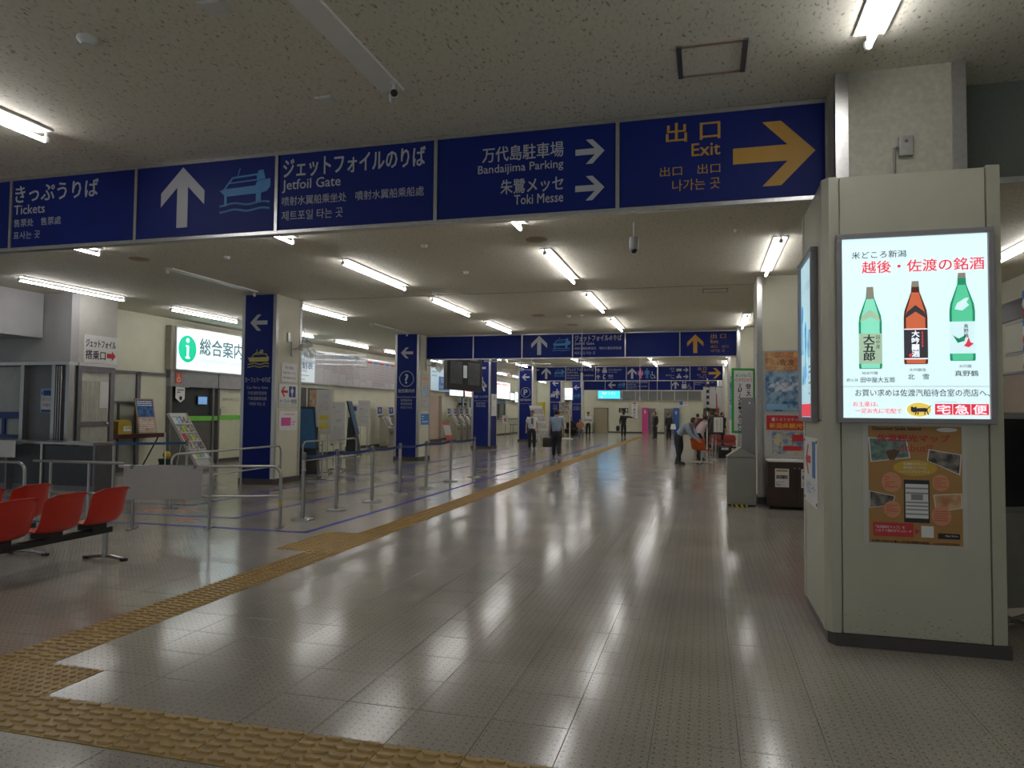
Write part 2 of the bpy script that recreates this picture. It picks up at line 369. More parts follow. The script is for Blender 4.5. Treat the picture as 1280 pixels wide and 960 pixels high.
def vehicle(F, mb, u, v, s, taxi=False, w0=0, w1=.003):
    mb.cut()
    if taxi:
        F.poly(mb, [(u, v + s * .15), (u + s, v + s * .15), (u + s, v + s * .4), (u + s * .85, v + s * .45), (u + s * .7, v + s * .7), (u + s * .3, v + s * .7), (u + s * .15, v + s * .45), (u, v + s * .4)], w0, w1)
        F.rect(mb, u + s * .3, v + s * .78, u + s * .7, v + s * .95, w0, w1)
    else: F.rect(mb, u, v + s * .15, u + s * 1.1, v + s * .65, w0, w1)
    for k in (.25, .8): F.circle(mb, u + s * k, v + s * .14, s * .11, w0, w1, 10)

# ================================================================== SETTING
X0, X1, Y0, Y1 = -17.0, 5.6, -1.0, 57.6
TX, TY, TS = 0.16, 4.02, 0.411
def grid_x(i): return TX + TS * i
def grid_y(j): return TY + TS * .987 * j
fl = struct('floor', MB().box(X0, X1, Y0, Y1, -.2, -.005), concrete)
ci = struct('ceiling', MB().box(X0, X1, Y0, Y1, ZC, ZC + .2), ceil_m)
struct('trim_1', MB().box(-9, 5, 14.25, 14.262, ZC - .006, ZC + .001), dsteel)
SY = TS * .987
tact_cells = {}
ix0 = -11   # grid column of the strip along the hall: X -4.36..-3.95
for j in range(-3, 110): tact_cells[(ix0, j)] = 'v'
for i in range(-10, 4): tact_cells[(i, -3)] = 'h'
for c in ((-10, -2), (-11, -2), (-11, -3), (-12, -2), (-12, -3)): tact_cells[c] = 'd'
for i in range(-19, -12): tact_cells[(i, -2)] = 'h'
for j in (8, 9, 10): tact_cells[(ix0, j)] = 'd'; tact_cells[(ix0 - 1, j)] = 'd'
# tactile tiles
def tact_mesh(kind):
    mb = MB(); a = TS - .004; b = SY - .004
    mb.box(-a / 2, a / 2, -b / 2, b / 2, -.005, .0015)
    if kind == 'd':
        for i in range(7):
            for j in range(7):
                x = -a / 2 + (i + .5) * a / 7; y = -b / 2 + (j + .5) * b / 7
                mb.lathe([(.018, 0), (.013, .008)], (x, y, .0015), 6)
    else:
        for c in range(4):
            for r in range(6):
                u = -a / 2 + (c + .5) * a / 4; w = -b / 2 + (r + .5 + (.13 if c % 2 else -.13)) * b / 6
                hl, hw = .046, .0165
                if kind == 'h': o8 = [(hl, 0), (hl * .72, hw), (-hl * .72, hw), (-hl, 0), (-hl * .72, -hw), (hl * .72, -hw)]
                else: o8 = [(hl, 0), (hl * .72, hw), (-hl * .72, hw), (-hl, 0), (-hl * .72, -hw), (hl * .72, -hw)]
                n = 6; t = [(u + x, w + y, .0015) for x, y in o8] + [(u + x * .93, w + y * .75, .0105) for x, y in o8]
                mb.add(t, [tuple(range(n, 2 * n))] + [(i, (i + 1) % n, n + (i + 1) % n, n + i) for i in range(n)])
    return mesh_of(mb, 'tactile_tile')
tm = {k: tact_mesh(k) for k in 'vhd'}
for k in tm: tm[k].materials.append(tact_m)
cells = sorted(tact_cells, key=lambda c: grid_y(c[1]) + .001 * abs(c[0]))
nt_ = 0
for (i, j) in cells:
    o = bpy.data.objects.new('tactile_tile', tm[tact_cells[(i, j)]]); COL.objects.link(o); o.parent = fl
    o.location = (grid_x(i) + TS / 2, grid_y(j) + SY / 2, 0); nt_ += 1
    if nt_ == 1: o['label'] = 'yellow tactile paving tile'
# vinyl tiles: the nearest ones single, the rest joined
tile = MB(); a = TS / 2 - .0014; b = SY / 2 - .0014
tile.add([(-a, -b, -.005), (a, -b, -.005), (a, b, -.005), (-a, b, -.005), (-a, -b, -.0008), (a, -b, -.0008), (a, b, -.0008), (-a, b, -.0008),
          (-a + .0012, -b + .0012, 0), (a - .0012, -b + .0012, 0), (a - .0012, b - .0012, 0), (-a + .0012, b - .0012, 0)],
         [(8, 9, 10, 11), (4, 5, 9, 8), (5, 6, 10, 9), (6, 7, 11, 10), (7, 4, 8, 11), (0, 1, 5, 4), (1, 2, 6, 5), (2, 3, 7, 6), (3, 0, 4, 7)])
tile_me = mesh_of(tile, 'vinyl_tile'); tile_me.materials.append(floor_m)
def seen(x, y):
    c = Rm.transposed() @ Vector((x, y, -1.6))
    if c.z > -.3: return None
    px, py = 640 + 889 * c.x / -c.z, 480 - 889 * c.y / -c.z
    return (px, py) if -30 < px < 1310 and py < 1000 else None
rest = MB(); allc = []
for i in range(int((X0 - TX) / TS), int((X1 - TX) / TS)):
    for j in range(int((Y0 - TY) / SY), int((Y1 - TY) / SY) + 1):
        if (i, j) in tact_cells: continue
        x, y = grid_x(i) + TS / 2, grid_y(j) + SY / 2
        if .8 < x < 1.95 and 5.75 < y < 6.3: continue
        allc.append((0 if seen(x, y) else 1, y * .965 - x * -.26, x, y, (i, j)))
allc.sort()
for k, (s_, d_, x, y, c) in enumerate(allc):
    if k < 300:
        o = bpy.data.objects.new('vinyl_tile', tile_me); COL.objects.link(o); o.parent = fl
        o.location = (x, y, random.uniform(-.0004, .0003)); o.rotation_euler = (random.uniform(-.0012, .0012), random.uniform(-.0012, .0012), 0)
    else:
        dz = random.uniform(-.0004, .0003); dx = random.uniform(-.0006, .0006); dy = random.uniform(-.0006, .0006)
        rest.add([(x - a, y - b, -dx - dy + dz), (x + a, y - b, dx - dy + dz), (x + a, y + b, dx + dy + dz), (x - a, y + b, -dx + dy + dz)], [(0, 1, 2, 3)])
ro = part('vinyl_tile_field', rest, floor_m, fl); ro['kind'] = 'stuff'
# floor tape
def tape(pts, w, m=floor_blue, name='floor_tape', z=.0012):
    mb = MB()
    for (x0, y0), (x1, y1) in zip(pts, pts[1:]):
        L = math.hypot(x1 - x0, y1 - y0); nx, ny = -(y1 - y0) / L * w / 2, (x1 - x0) / L * w / 2
        ex, ey = (x1 - x0) / L * w / 2, (y1 - y0) / L * w / 2
        mb.add([(x0 + nx - ex, y0 + ny - ey, z), (x0 - nx - ex, y0 - ny - ey, z), (x1 - nx + ex, y1 - ny + ey, z), (x1 + nx + ex, y1 + ny + ey, z)], [(0, 1, 2, 3)])
    return part(name, mb, m, fl)
tape([(-4.95, 36), (-5.03, 8.34), (-7.56, 8.3), (-12, 7.4)], .075)
tape([(-6.64, 34), (-6.66, 9.12), (-8.4, 9.02), (-12.5, 8.8)], .065)
tape([(-8.2, 30), (-8.22, 10.12), (-9.3, 10.02), (-13, 9.9)], .065)
for x, y0 in ((-5.82, 9.3), (-7.35, 10.5), (-8.75, 15)): tape([(x, y0), (x - .02, 32)], .024, dgrey, 'floor_line')
rr = MB()
for (cx, cy) in ((-8.35, 9.4), (-7.8, 9.55), (-7.15, 8.72)):
    F = Face((cx, cy, .0013), (1, 0, 0), (0, 1, 0)); arrow(F, rr, 0, 0, .42, 'l', 0, .0005)
part('floor_arrow', rr, floor_red, fl)

# columns --------------------------------------------------------------------
CW, CD = .82, 1.0
def column(name, xl, yf, right):
    """column core with metal corner beads; xl = left face, yf = near face"""
    o = struct(name, MB().box(xl, xl + CW, yf, yf + CD, 0, ZC), mottled if right and yf < 6 else cream)
    for (x, y, sx, sy) in ((xl, yf, 1, 1), (xl + CW, yf, -1, 1), (xl + CW, yf + CD, -1, -1), (xl, yf + CD, 1, -1)):
        mb = MB(); t = .012; w = .075
        mb.prism([(x - sx * t, y - sy * t), (x + sx * w, y - sy * t), (x + sx * w, y + sy * .001), (x + sx * .001, y + sy * .001), (x + sx * .001, y + sy * w), (x - sx * t, y + sy * w)][::(1 if sx * sy > 0 else -1)], .0, ZC)
        part('corner_bead', mb, alu, o)
    part('skirting', MB().box(xl - .02, xl + CW + .02, yf - .02, yf + CD + .02, 0, .12), baseb, o)
    return o
RC = {}; LC = {}
for k in range(7):
    y = 5.55 + 7.95 * k
    RC[k] = column('trim_%d' % (10 + k), .94, y, True)
    if k: LC[k] = column('trim_%d' % (20 + k), -9.70, y - .12, False)
# walls ----------------------------------------------------------------------
XL = -14.2
struct('wall_left', MB().box(XL - .3, XL, 13.5, Y1, 0, ZC), cream)
struct('wall_back', MB().box(X0, X1, Y1, Y1 + .3, 0, ZC), cream)
struct('wall_right', MB().box(5.4, 5.6, Y0, Y1, 0, ZC), cream)
struct('baseboard_left', MB().box(XL, XL + .02, 13.6, Y1, 0, .1), baseb)
struct('baseboard_back', MB().box(X0, X1, Y1 - .02, Y1, 0, .1), baseb)
# dark strip and service hatch on the right wall
F = Face((5.4, 0, 0), (0, -1, 0))
mb = MB(); F.rect(mb, -30, 3.33, -5, 3.68, 0, .03); struct('trim_2', mb, black)
mb = MB(); F.rect(mb, -30, 2.36, -5, 2.40, 0, .03); struct('trim_3', mb, dsteel)
hp = thing('wall_hatch', 'cream service hatch with round latches high on the far right wall', 'hatch', (5.4, 15.3, 2.6))
mb = MB(); F.rect(mb, -15.0, 2.75, -14.2, 3.25, .002, .02); part('hatch_door', mb, creamb, hp, True)
mb = MB(); F.rect(mb, -15.05, 2.70, -14.15, 2.745, .002, .014); F.rect(mb, -15.05, 3.255, -14.15, 3.29, .002, .014); part('hatch_frame', mb, dsteel, hp, True)
wn = MB(); F.rect(wn, -20, .9, -5, 2.35, .005, .02); wpan = struct('window_1', wn, tan)
for y in (8, 10.5, 13.05, 15.6): mb = MB(); F.rect(mb, -y - .06, .9, -y + .06, 2.35, .02, .07); part('window_frame', mb, alu, wpan)
# hanging striped streamer by the right wall
st = thing('striped_streamer', 'striped paper streamer hanging at the right edge of the photo', 'streamer', (4.55, 11.75, 2.3))
for k in range(9):
    z0 = 2.25 + k * .13; mb = MB().lathe([(.11, 0), (.12, .06), (.11, .125)], (4.55, 11.75, z0), 12)
    part('band', mb, [red_print, paper, blue_print][k % 3], st, True, True)
part('cord', MB().tube([(4.55, 11.75, 3.4), (4.55, 11.75, ZC)], .006, 5), black, st, True)

# overhead sign bands --------------------------------------------------------
def band(yf, label, panels, res=2, xs=None, z0=3.31, z1=4.07, name='overhead_direction_sign'):
    xs = xs or [-8.88 + 1.636 * i for i in range(7)]
    t = thing(name, label, 'sign', (0.5 * (xs[0] + xs[-1]), yf, z0))
    part('casing', MB().box(xs[0], xs[-1], yf + .012, yf + .07, z0 + .012, z1), dsteel, t, True)
    part('bottom_rail', MB().box(xs[0], xs[-1], yf - .012, yf + .085, z0 - .025, z0 + .012), alu, t, True, bevel=.004)
    part('top_rail', MB().box(xs[0], xs[-1], yf - .012, yf + .01, z1 - .02, z1 + .015), alu, t, True)
    for x in xs: part('mullion', MB().box(x - .016, x + .016, yf - .016, yf + .012, z0, z1), alu, t, True)
    for i in range(len(xs) - 1):
        p = part('sign_panel', MB().box(xs[i] + .014, xs[i + 1] - .014, yf, yf + .014, z0 + .01, z1 - .018), blue, t, True)
        F = Face((xs[i], yf - .001, z0), (1, 0, 0))
        def put(nm, m, fn):
            mb = MB(); fn(F, mb); part(nm, mb, m, p, True)
        if panels[i]: panels[i](put, res)
    return t
def p_tickets(put, res):
    put('lettering', white_print, lambda F, m: (F.text(m, 'きっぷうりば', .05, .50, .185, bold=.014, fitw=1.10), F.text(m, 'Tickets', .04, .37, .10, bold=.008), F.text(m, '售票处　售票處', .04, .235, .085, maxw=.64), F.text(m, '표사는 곳', .04, .10, .085)))
def p_jet_arrow(put, res):
    put('arrow', white_print, lambda F, m: arrow(F, m, .56, .41, .61, 'u'))
    put('ship_symbol', cyan_print, lambda F, m: jetfoil(F, m, .99, .18, .58))
def p_jet_text(put, res):
    put('lettering', white_print, lambda F, m: (F.text(m, 'ジェットフォイルのりば', .07, .515, .185, bold=.014, fitw=1.46, res=res), F.text(m, 'Jetfoil Gate', .06, .37, .125, bold=.008, fitw=.62, res=res),
        F.text(m, '喷射水翼船乘坐处　噴射水翼船乘船處', .06, .245, .088, maxw=1.46, res=res), F.text(m, '제트포일 타는 곳', .06, .10, .095, maxw=.65, res=res)))
def p_parking(put, res):
    put('lettering', white_print, lambda F, m: (F.text(m, '万代島駐車場', 1.17, .495, .135, al='r', fitw=.73, bold=.01), F.text(m, 'Bandaijima Parking', 1.17, .375, .095, al='r', fitw=.77, bold=.006),
        F.text(m, '朱鷺メッセ', 1.17, .20, .13, al='r', fitw=.56, bold=.01), F.text(m, 'Toki Messe', 1.17, .10, .085, al='r', fitw=.435, bold=.006)))
    put('arrow', white_print, lambda F, m: arrow(F, m, 1.40, .515, .25, 'r')); put('arrow', white_print, lambda F, m: arrow(F, m, 1.40, .20, .25, 'r'))
def p_exit_r(put, res):
    put('lettering', yel_print, lambda F, m: (F.text(m, '出 口', .83, .53, .16, al='r', fitw=.43, bold=.014), F.text(m, 'Exit', .83, .40, .105, al='r', bold=.01), F.text(m, '出口　出口', .83, .25, .08, al='r', fitw=.48), F.text(m, '나가는 곳', .83, .12, .095, al='r', fitw=.38)))
    put('arrow', yel_print, lambda F, m: arrow(F, m, 1.24, .37, .62, 'r'))
def p_exit_u(put, res):
    put('lettering', yel_print, lambda F, m: (F.text(m, '出 口', .90, .53, .14, fitw=.43, bold=.014, res=1), F.text(m, 'Exit', .90, .39, .10, bold=.01, res=1), F.text(m, '出口　出口', .90, .25, .08, fitw=.5, res=1), F.text(m, '나가는 곳', .90, .12, .09, fitw=.4, res=1)))
    put('arrow', yel_print, lambda F, m: arrow(F, m, .45, .38, .56, 'u'))
def p_locker(put, res):
    put('arrow', white_print, lambda F, m: (arrow(F, m, .14, .55, .24, 'u'), arrow(F, m, .14, .2, .24, 'u')))
    put('symbol', white_print, lambda F, m: (F.rect(m, .36, .42, .6, .6, 0, .003), F.rect(m, .4, .62, .56, .7, 0, .003), F.stroke(m, [(.44, .1), (.41, .2), (.44, .32)], .05, 0, .003), F.stroke(m, [(.44, .1), (.5, .12)], .06, 0, .003), F.stroke(m, [(.44, .32), (.5, .3)], .06, 0, .003)))
    put('lettering', white_print, lambda F, m: (F.text(m, 'コインロッカー', .68, .52, .12, fitw=.75, bold=.01, res=1), F.text(m, 'Coin Lockers', .68, .43, .06, res=1), F.text(m, '電話', .68, .2, .12, bold=.01, res=1), F.text(m, 'Telephone', .68, .1, .06, res=1)))
def p_toilet(put, res):
    put('arrow', white_print, lambda F, m: arrow(F, m, .3, .38, .56, 'u'))
    put('woman_symbol', pink_print, lambda F, m: person_picto(F, m, .74, .12, .52, True))
    put('man_symbol', cyan_print, lambda F, m: person_picto(F, m, 1.08, .12, .52))
    put('wheelchair_symbol', white_print, lambda F, m: wheelchair(F, m, 1.38, .12, .36))
def p_bus(put, res):
    put('lettering', white_print, lambda F, m: (F.text(m, 'バス', .85, .56, .11, al='r', bold=.01, res=1), F.text(m, 'Bus', .85, .45, .07, al='r', res=1), F.text(m, 'タクシー', .85, .22, .1, al='r', bold=.01, res=1), F.text(m, 'Taxi', .85, .1, .07, al='r', res=1)))
    put('vehicle_symbol', white_print, lambda F, m: (vehicle(F, m, .95, .46, .24), vehicle(F, m, .95, .1, .26, True)))
    put('arrow', white_print, lambda F, m: (arrow(F, m, 1.43, .55, .26, 'r'), arrow(F, m, 1.43, .2, .26, 'r')))
band(5.95, 'near blue overhead sign band with Tickets, Jetfoil Gate, Parking and Exit panels', [None, p_tickets, p_jet_arrow, p_jet_text, p_parking, p_exit_r])
band(21.95, 'second blue overhead sign band with upward yellow Exit arrow', [None, None, p_jet_arrow, p_jet_text, None, p_exit_u], 1)
band(37.95, 'third blue overhead sign band with lockers, toilets, bus and taxi symbols', [p_jet_arrow, p_jet_text, p_locker, p_toilet, p_bus, p_exit_r], 1)
def p_jet_l(put, res):
    put('arrow', white_print, lambda F, m: arrow(F, m, .5, .38, .56, 'l')); put('ship_symbol', cyan_print, lambda F, m: jetfoil(F, m, .95, .15, .58))
def p_elev(put, res):
    put('arrow', white_print, lambda F, m: arrow(F, m, .3, .38, .56, 'u'))
    put('lift_symbol', white_print, lambda F, m: (F.rect(m, .75, .12, 1.1, .45, 0, .003), person_picto(F, m, .84, .47, .2), person_picto(F, m, 1.02, .47, .2))); put('wheelchair_symbol', white_print, lambda F, m: wheelchair(F, m, 1.3, .1, .38))
def p_elevt(put, res): put('lettering', white_print, lambda F, m: (F.text(m, '身障者用エレベーター', .05, .5, .13, fitw=1.45, res=1), F.text(m, 'Elevator', .05, .38, .09, res=1)))
band(53.95, 'farthest blue overhead sign band with left arrow and lift symbol', [None, p_jet_l, p_jet_text, None, p_elev, p_elevt], 1)
# grey back of the sign band to the right of the near column
o = struct('trim_4', MB().box(1.80, 5.4, 5.98, 6.10, 3.36, ZC), green_grey)
part('edge_rail', MB().box(1.80, 5.4, 5.95, 6.13, 3.32, 3.365), alu, o)

# blue faces on the left columns ---------------------------------------------
def colsign(k, label, symbol, lines, side=False):
    y = 5.43 + 7.95 * k
    t = thing('column_wayfinding_panel', label, 'sign', (-9.29, y, .12), 0, 'blue panels on the left columns')
    p = part('sign_panel', MB().box(-9.70 + .07, -8.88 - .07, y - .02, y - .0005, .12, ZC - .005), blue, t, True)
    if side: part('sign_panel', MB().box(-8.879, -8.86, y + .08, y + .92, .12, ZC - .005), blue, t, True)
    F = Face((-9.29, y - .021, 0), (1, 0, 0))
    mb = MB(); arrow(F, mb, .0, 3.48, .42, 'l'); part('arrow', mb, white_print, p, True)
    m = white_print
    mb = MB()
    if symbol == 'ferry': ferry(F, mb, -.25, 2.50, .52); m = fery
    if symbol == '?': F.ring(mb, 0, 2.64, .235, .255, 0, .003); F.text(mb, '?', 0, 2.49, .30, al='c', bold=.03, w=.003)
    if symbol == 'P': F.ring(mb, 0, 2.66, .25, .27, 0, .003); F.text(mb, 'P', 0, 2.51, .30, al='c', bold=.03, w=.003)
    if symbol == 'walk':
        F.circle(mb, .05, 3.05, .055, 0, .003, 10); F.stroke(mb, [(.05, 2.97), (.04, 2.72), (-.06, 2.5)], .1, 0, .003); F.stroke(mb, [(.05, 2.74), (.16, 2.5)], .08, 0, .003)
        F.stroke(mb, [(.0, 2.92), (-.1, 2.8)], .05, 0, .003); F.stroke(mb, [(.08, 2.92), (.2, 2.76)], .05, 0, .003); F.rect(mb, .14, 2.64, .26, 2.76, 0, .003); F.stroke(mb, [(-.3, 2.5), (-.1, 2.5), (-.1, 2.75)], .04, 0, .003)
    if symbol == 'meet': person_picto(F, mb, .12, 2.5, .6); F.circle(mb, -.12, 2.9, .05, 0, .003, 10); F.stroke(mb, [(-.25, 2.75), (.0, 2.75)], .12, 0, .003); F.rect(mb, -.32, 2.58, -.02, 2.7, 0, .003)
    if symbol == 'jet': jetfoil(F, mb, -.28, 2.6, .56); m = cyan_print
    part('symbol', mb, m, p, True)
    mb = MB(); z = 2.19
    for i, (s, h, wd) in enumerate(lines):
        F.text(mb, s, 0, z, h, al='c', fitw=wd, bold=.012 if i == 0 else 0, res=2 if k == 1 else 1); z -= h + .05 if i == 0 else .115
    part('lettering', mb, white_print, p, True)
    return t
colsign(1, 'blue column panel with yellow car ferry symbol and left arrow', 'ferry', [('カーフェリーのりば', .11, .62), ('Car Ferry Gate', .075, .52), ('汽车渡轮乘坐处', .08, .47), ('汽車渡輪乘船處', .08, .47), ('카페리 타는 곳', .075, .40)])
colsign(2, 'blue column panel with question mark and left arrow', '?', [('総合案内所', .12, .58), ('General Information Desk', .07, .66), ('综合服务台', .08, .4), ('綜合服務處', .08, .4), ('종합안내소', .075, .4)])
colsign(3, 'blue column panel with walking figure symbol behind the hanging monitors', 'walk', [('待合室・きっぷうりば', .11, .6), ('Waiting Room and Tickets', .06, .6), ('候船室 售票处', .08, .42), ('候船室 售票處', .08, .42)], True)
colsign(4, 'blue column panel with circled letter P and left arrow', 'P', [('佐渡汽船駐車場', .12, .6), ('Passenger Parking', .06, .6)])
colsign(5, 'blue column panel with two white figures symbol', 'meet', [('待ち合わせ場所', .12, .6), ('Meeting', .08, .3), ('等候处', .08, .3), ('等候處', .08, .3)])
colsign(6, 'farthest blue column panel with pale blue ship symbol', 'jet', [('ジェットフォイルのりば', .12, .66), ('Jetfoil Gate', .08, .45), ('喷射水翼船乘坐处', .08, .5), ('噴射水翼船乘船處', .08, .5)])

# ================================================================== ceiling lights
def lamp(x, y, on, label, L=2.5):
    t = thing('fluorescent_light', label, 'light', (x, y, ZC), 0, 'fluorescent ceiling lights')
    part('batten', MB().box(-.095, .095, -L / 2, L / 2, -.014, -.0005), lampwhite, t)
    part('edge_strip', MB().box(.088, .095, -L / 2, L / 2, -.022, -.014), lampwhite, t)
    for s in (-1, 1): part('socket', MB().lathe([(.022, -.105), (.028, -.085), (.028, -.055), (.012, -.045), (.012, -.002)], (0, 0, 0), 8).xf(Matrix.Translation((0, s * (L / 2 + .01), 0))), lampwhite, t, smooth=True)
    if on: part('tube', MB().tube([(0, -L / 2, -.088), (0, L / 2, -.088)], .019, 10), tube_m, t, smooth=True)
    return t
rowname = {-12.5: 'row beside the left wall', -9.15: 'row over the blue columns', -5.72: 'second row left of the middle', -2.33: 'middle row', 1.04: 'row beside the right columns', 4.45: 'row right of the right columns'}
ords = ['nearest', 'second', 'third', 'fourth', 'fifth', 'sixth', 'seventh', 'eighth', 'ninth', 'tenth', 'eleventh', 'twelfth', 'thirteenth', 'fourteenth', 'farthest']
plan = {-12.5: {2: 1, 3: 1, 4: 1, 5: 1, 6: 1, 7: 1, 8: 1, 9: 1, 10: 1, 11: 1, 12: 1, 13: 1}, -9.15: {1: 1, 2: 0, 3: 1, 4: 0, 5: 1, 6: 1, 7: 1, 8: 1, 9: 0, 10: 1, 11: 1, 12: 1, 13: 1}, -5.72: {0: 1, 1: 1, 2: 1, 3: 1, 4: 1, 5: 1, 6: 1, 7: 1, 8: 1, 9: 1, 10: 1, 11: 1, 12: 1, 13: 1},
        -2.33: {0: 0, 1: 1, 2: 1, 3: 1, 4: 1, 5: 1, 6: 1, 7: 1, 8: 1, 9: 1, 10: 1, 11: 1, 12: 1, 13: 1}, 1.04: {0: 1, 2: 1, 4: 1, 5: 1, 6: 1, 7: 1, 8: 1, 9: 1, 10: 1, 11: 1, 12: 1, 13: 1}, 4.45: {2: 1, 4: 1, 6: 1, 8: 1, 10: 1, 12: 1}}
for x, row in plan.items():
    for n, (k, on) in enumerate(row.items()):
        lamp(x, 3.74 + 3.99 * k, on, '%s fluorescent tube light, %s in the %s' % ('lit' if on else 'unlit', ords[n], rowname[x]))
# small ceiling fittings
def disc(x, y, name, label, cat, r=.07, m=whitep, h=.03): 
    o = part(name, MB().lathe([(r, 0), (r, -h * .4), (r * .6, -h)][::-1], (0, 0, 0), 16), m, smooth=True); o.location = (x, y, ZC); tag(o, label, cat, 'ceiling fittings'); return o
disc(-4.0, 3.78, 'smoke_detector', 'white round smoke detector on the ceiling above the Tickets sign', 'smoke detector', .065, whitep, .05)
for (x, y, w) in ((-4.05, 9.87, 'left of the middle, beyond the near sign band'), (.44, 9.99, 'near the right column row'), (-4.09, 11.94, 'in line with the third lamps'), (-7.5, 9.89, 'above the blue ferry column'), (-3.35, 17.97, 'by the second sign band')):
    disc(x, y, 'smoke_detector', 'small white detector on the ceiling, ' + w, 'smoke detector', .05, whitep, .045)
for (x, y, w) in ((-2.33, 9.91, 'just beyond the near sign band'), (-9.07, 9.72, 'left, under the Tickets panel')):
    disc(x, y, 'round_air_vent', 'dark round air vent in the ceiling, ' + w, 'vent', .16, tan, .03)
for (x, y, s, nm) in ((-2.92, 3.68, .15, 'near the top edge of the photo'), (-2.92, 5.03, .14, 'in front of the Jetfoil Gate lettering')):
    o = part('ceiling_speaker_grille', MB().box(-s / 2, s / 2, -s / 2, s / 2, -.008, .0).box(-s / 2 + .012, s / 2 - .012, -s / 2 + .012, s / 2 - .012, -.012, -.008), whitep); o.location = (x, y, ZC); tag(o, 'small pale square plate on the ceiling ' + nm, 'plate')
for (x, y, nm) in ((-4.1, 17.76, 'left'), (-3.6, 19.9, 'right')):
    o = part('square_air_vent', MB().box(-.15, .15, -.15, .15, -.012, 0), tan); o.location = (x, y, ZC); tag(o, 'brownish square air vent before the second sign band, the %s one' % nm, 'vent')
ah = thing('ceiling_access_hatch', 'large square access hatch with dark edge strips near the exit sign', 'hatch', (.055, 5.09, ZC))
part('hatch_board', MB().box(-.20, .20, -.20, .20, -.004, -.0005), ceil_m, ah)
[part('hatch_side_frame', MB().box(a_ - .0175, a_ + .0175, -.235, .235, -.012, 0), dsteel, ah) for a_ in (-.2175, .2175)]
[part('hatch_end_frame', MB().box(-.20, .20, a_ - .0175, a_ + .0175, -.008, 0), tan, ah) for a_ in (-.2175, .2175)]
ah = thing('ceiling_access_hatch', 'narrow far access hatch in the ceiling before the second sign band', 'hatch', (.22, 14.85, ZC))
part('hatch_board', MB().box(-.22, .22, -.2, .2, -.004, -.0005), ceil_m, ah); mb = MB().box(-.25, -.22, -.23, .23, -.012, 0).box(.22, .25, -.23, .23, -.012, 0).box(-.22, .22, -.23, -.2, -.01, 0).box(-.22, .22, .2, .23, -.01, 0); part('hatch_frame', mb, dsteel, ah)
# cameras
def bullet(loc, rz, label):
    t = thing('security_camera', label, 'camera', loc, rz)
    part('mount', MB().lathe([(.035, 0), (.03, -.02), (.01, -.025), (.01, -.09)][::-1], (0, 0, 0), 10), whitep, t, smooth=True)
    part('housing', MB().tube([(0, .07, -.11), (0, -.07, -.125)], .033, 12), whitep, t, smooth=True)
    part('lens', MB().tube([(0, -.069, -.125), (0, -.082, -.1265)], .027, 12), black, t, smooth=True)
bullet((-2.26, 4.86, ZC), .5, 'small white bullet camera at the end of the unlit near light')
bullet((.98, 8.25, ZC), -.2, 'white bullet camera on the ceiling beside the exit arrow panel')
t = thing('hanging_camera', 'grey cylindrical camera hanging on a rod from the ceiling', 'camera', (-.88, 9.3, ZC))
part('rod', MB().tube([(0, 0, 0), (0, 0, -.2)], .012, 8), whitep, t); part('housing', MB().lathe([(.03, -.19), (.06, -.2), (.06, -.34), (.05, -.36)][::-1], (0, 0, 0), 14), mat('camera_grey', (.4, .41, .42), .4, noise=.03), t, smooth=True)
part('dome', MB().ball((0, 0, -.365), .045), black, t, smooth=True)
# ceiling fans
def cfan(x, y, zb, a0, label):
    t = thing('ceiling_fan', label, 'fan', (x, y, ZC), 0, 'ceiling fans behind the second sign band')
    d = ZC - zb
    part('rod', MB().tube([(0, 0, 0), (0, 0, -d + .05)], .018, 8), whitep, t); part('motor', MB().lathe([(.05, -d + .08), (.13, -d + .05), (.14, -d - .02), (.06, -d - .06)][::-1], (0, 0, 0), 14), whitep, t, smooth=True)
    for k in range(4):
        a = a0 + k * PI / 2; mb = MB().add([(.12, -.05, 0), (.3, -.07, -.01), (.78, -.06, -.015), (.8, .06, .015), (.3, .08, .02), (.12, .05, .01)] + [(.12, -.05, -.012), (.3, -.07, -.022), (.78, -.06, -.027), (.8, .06, .003), (.3, .08, .008), (.12, .05, -.002)],
              [(0, 1, 2, 3, 4, 5), (11, 10, 9, 8, 7, 6)] + [(i, i + 6, (i + 1) % 6 + 6, (i + 1) % 6) for i in range(6)])
        part('blade', mb.xf(Matrix.Translation((0, 0, -d)) @ Matrix.Rotation(a, 4, 'Z')), whitep, t)
cfan(-7.95, 31.0, 3.5, .2, 'pale four bladed ceiling fan, lowest of the three behind the second sign band')
cfan(-7.7, 27.2, 3.6, .5, 'pale four bladed ceiling fan nearest the hanging monitors')
cfan(-6.9, 28.6, 3.6, .1, 'pale four bladed ceiling fan, rightmost of the three')
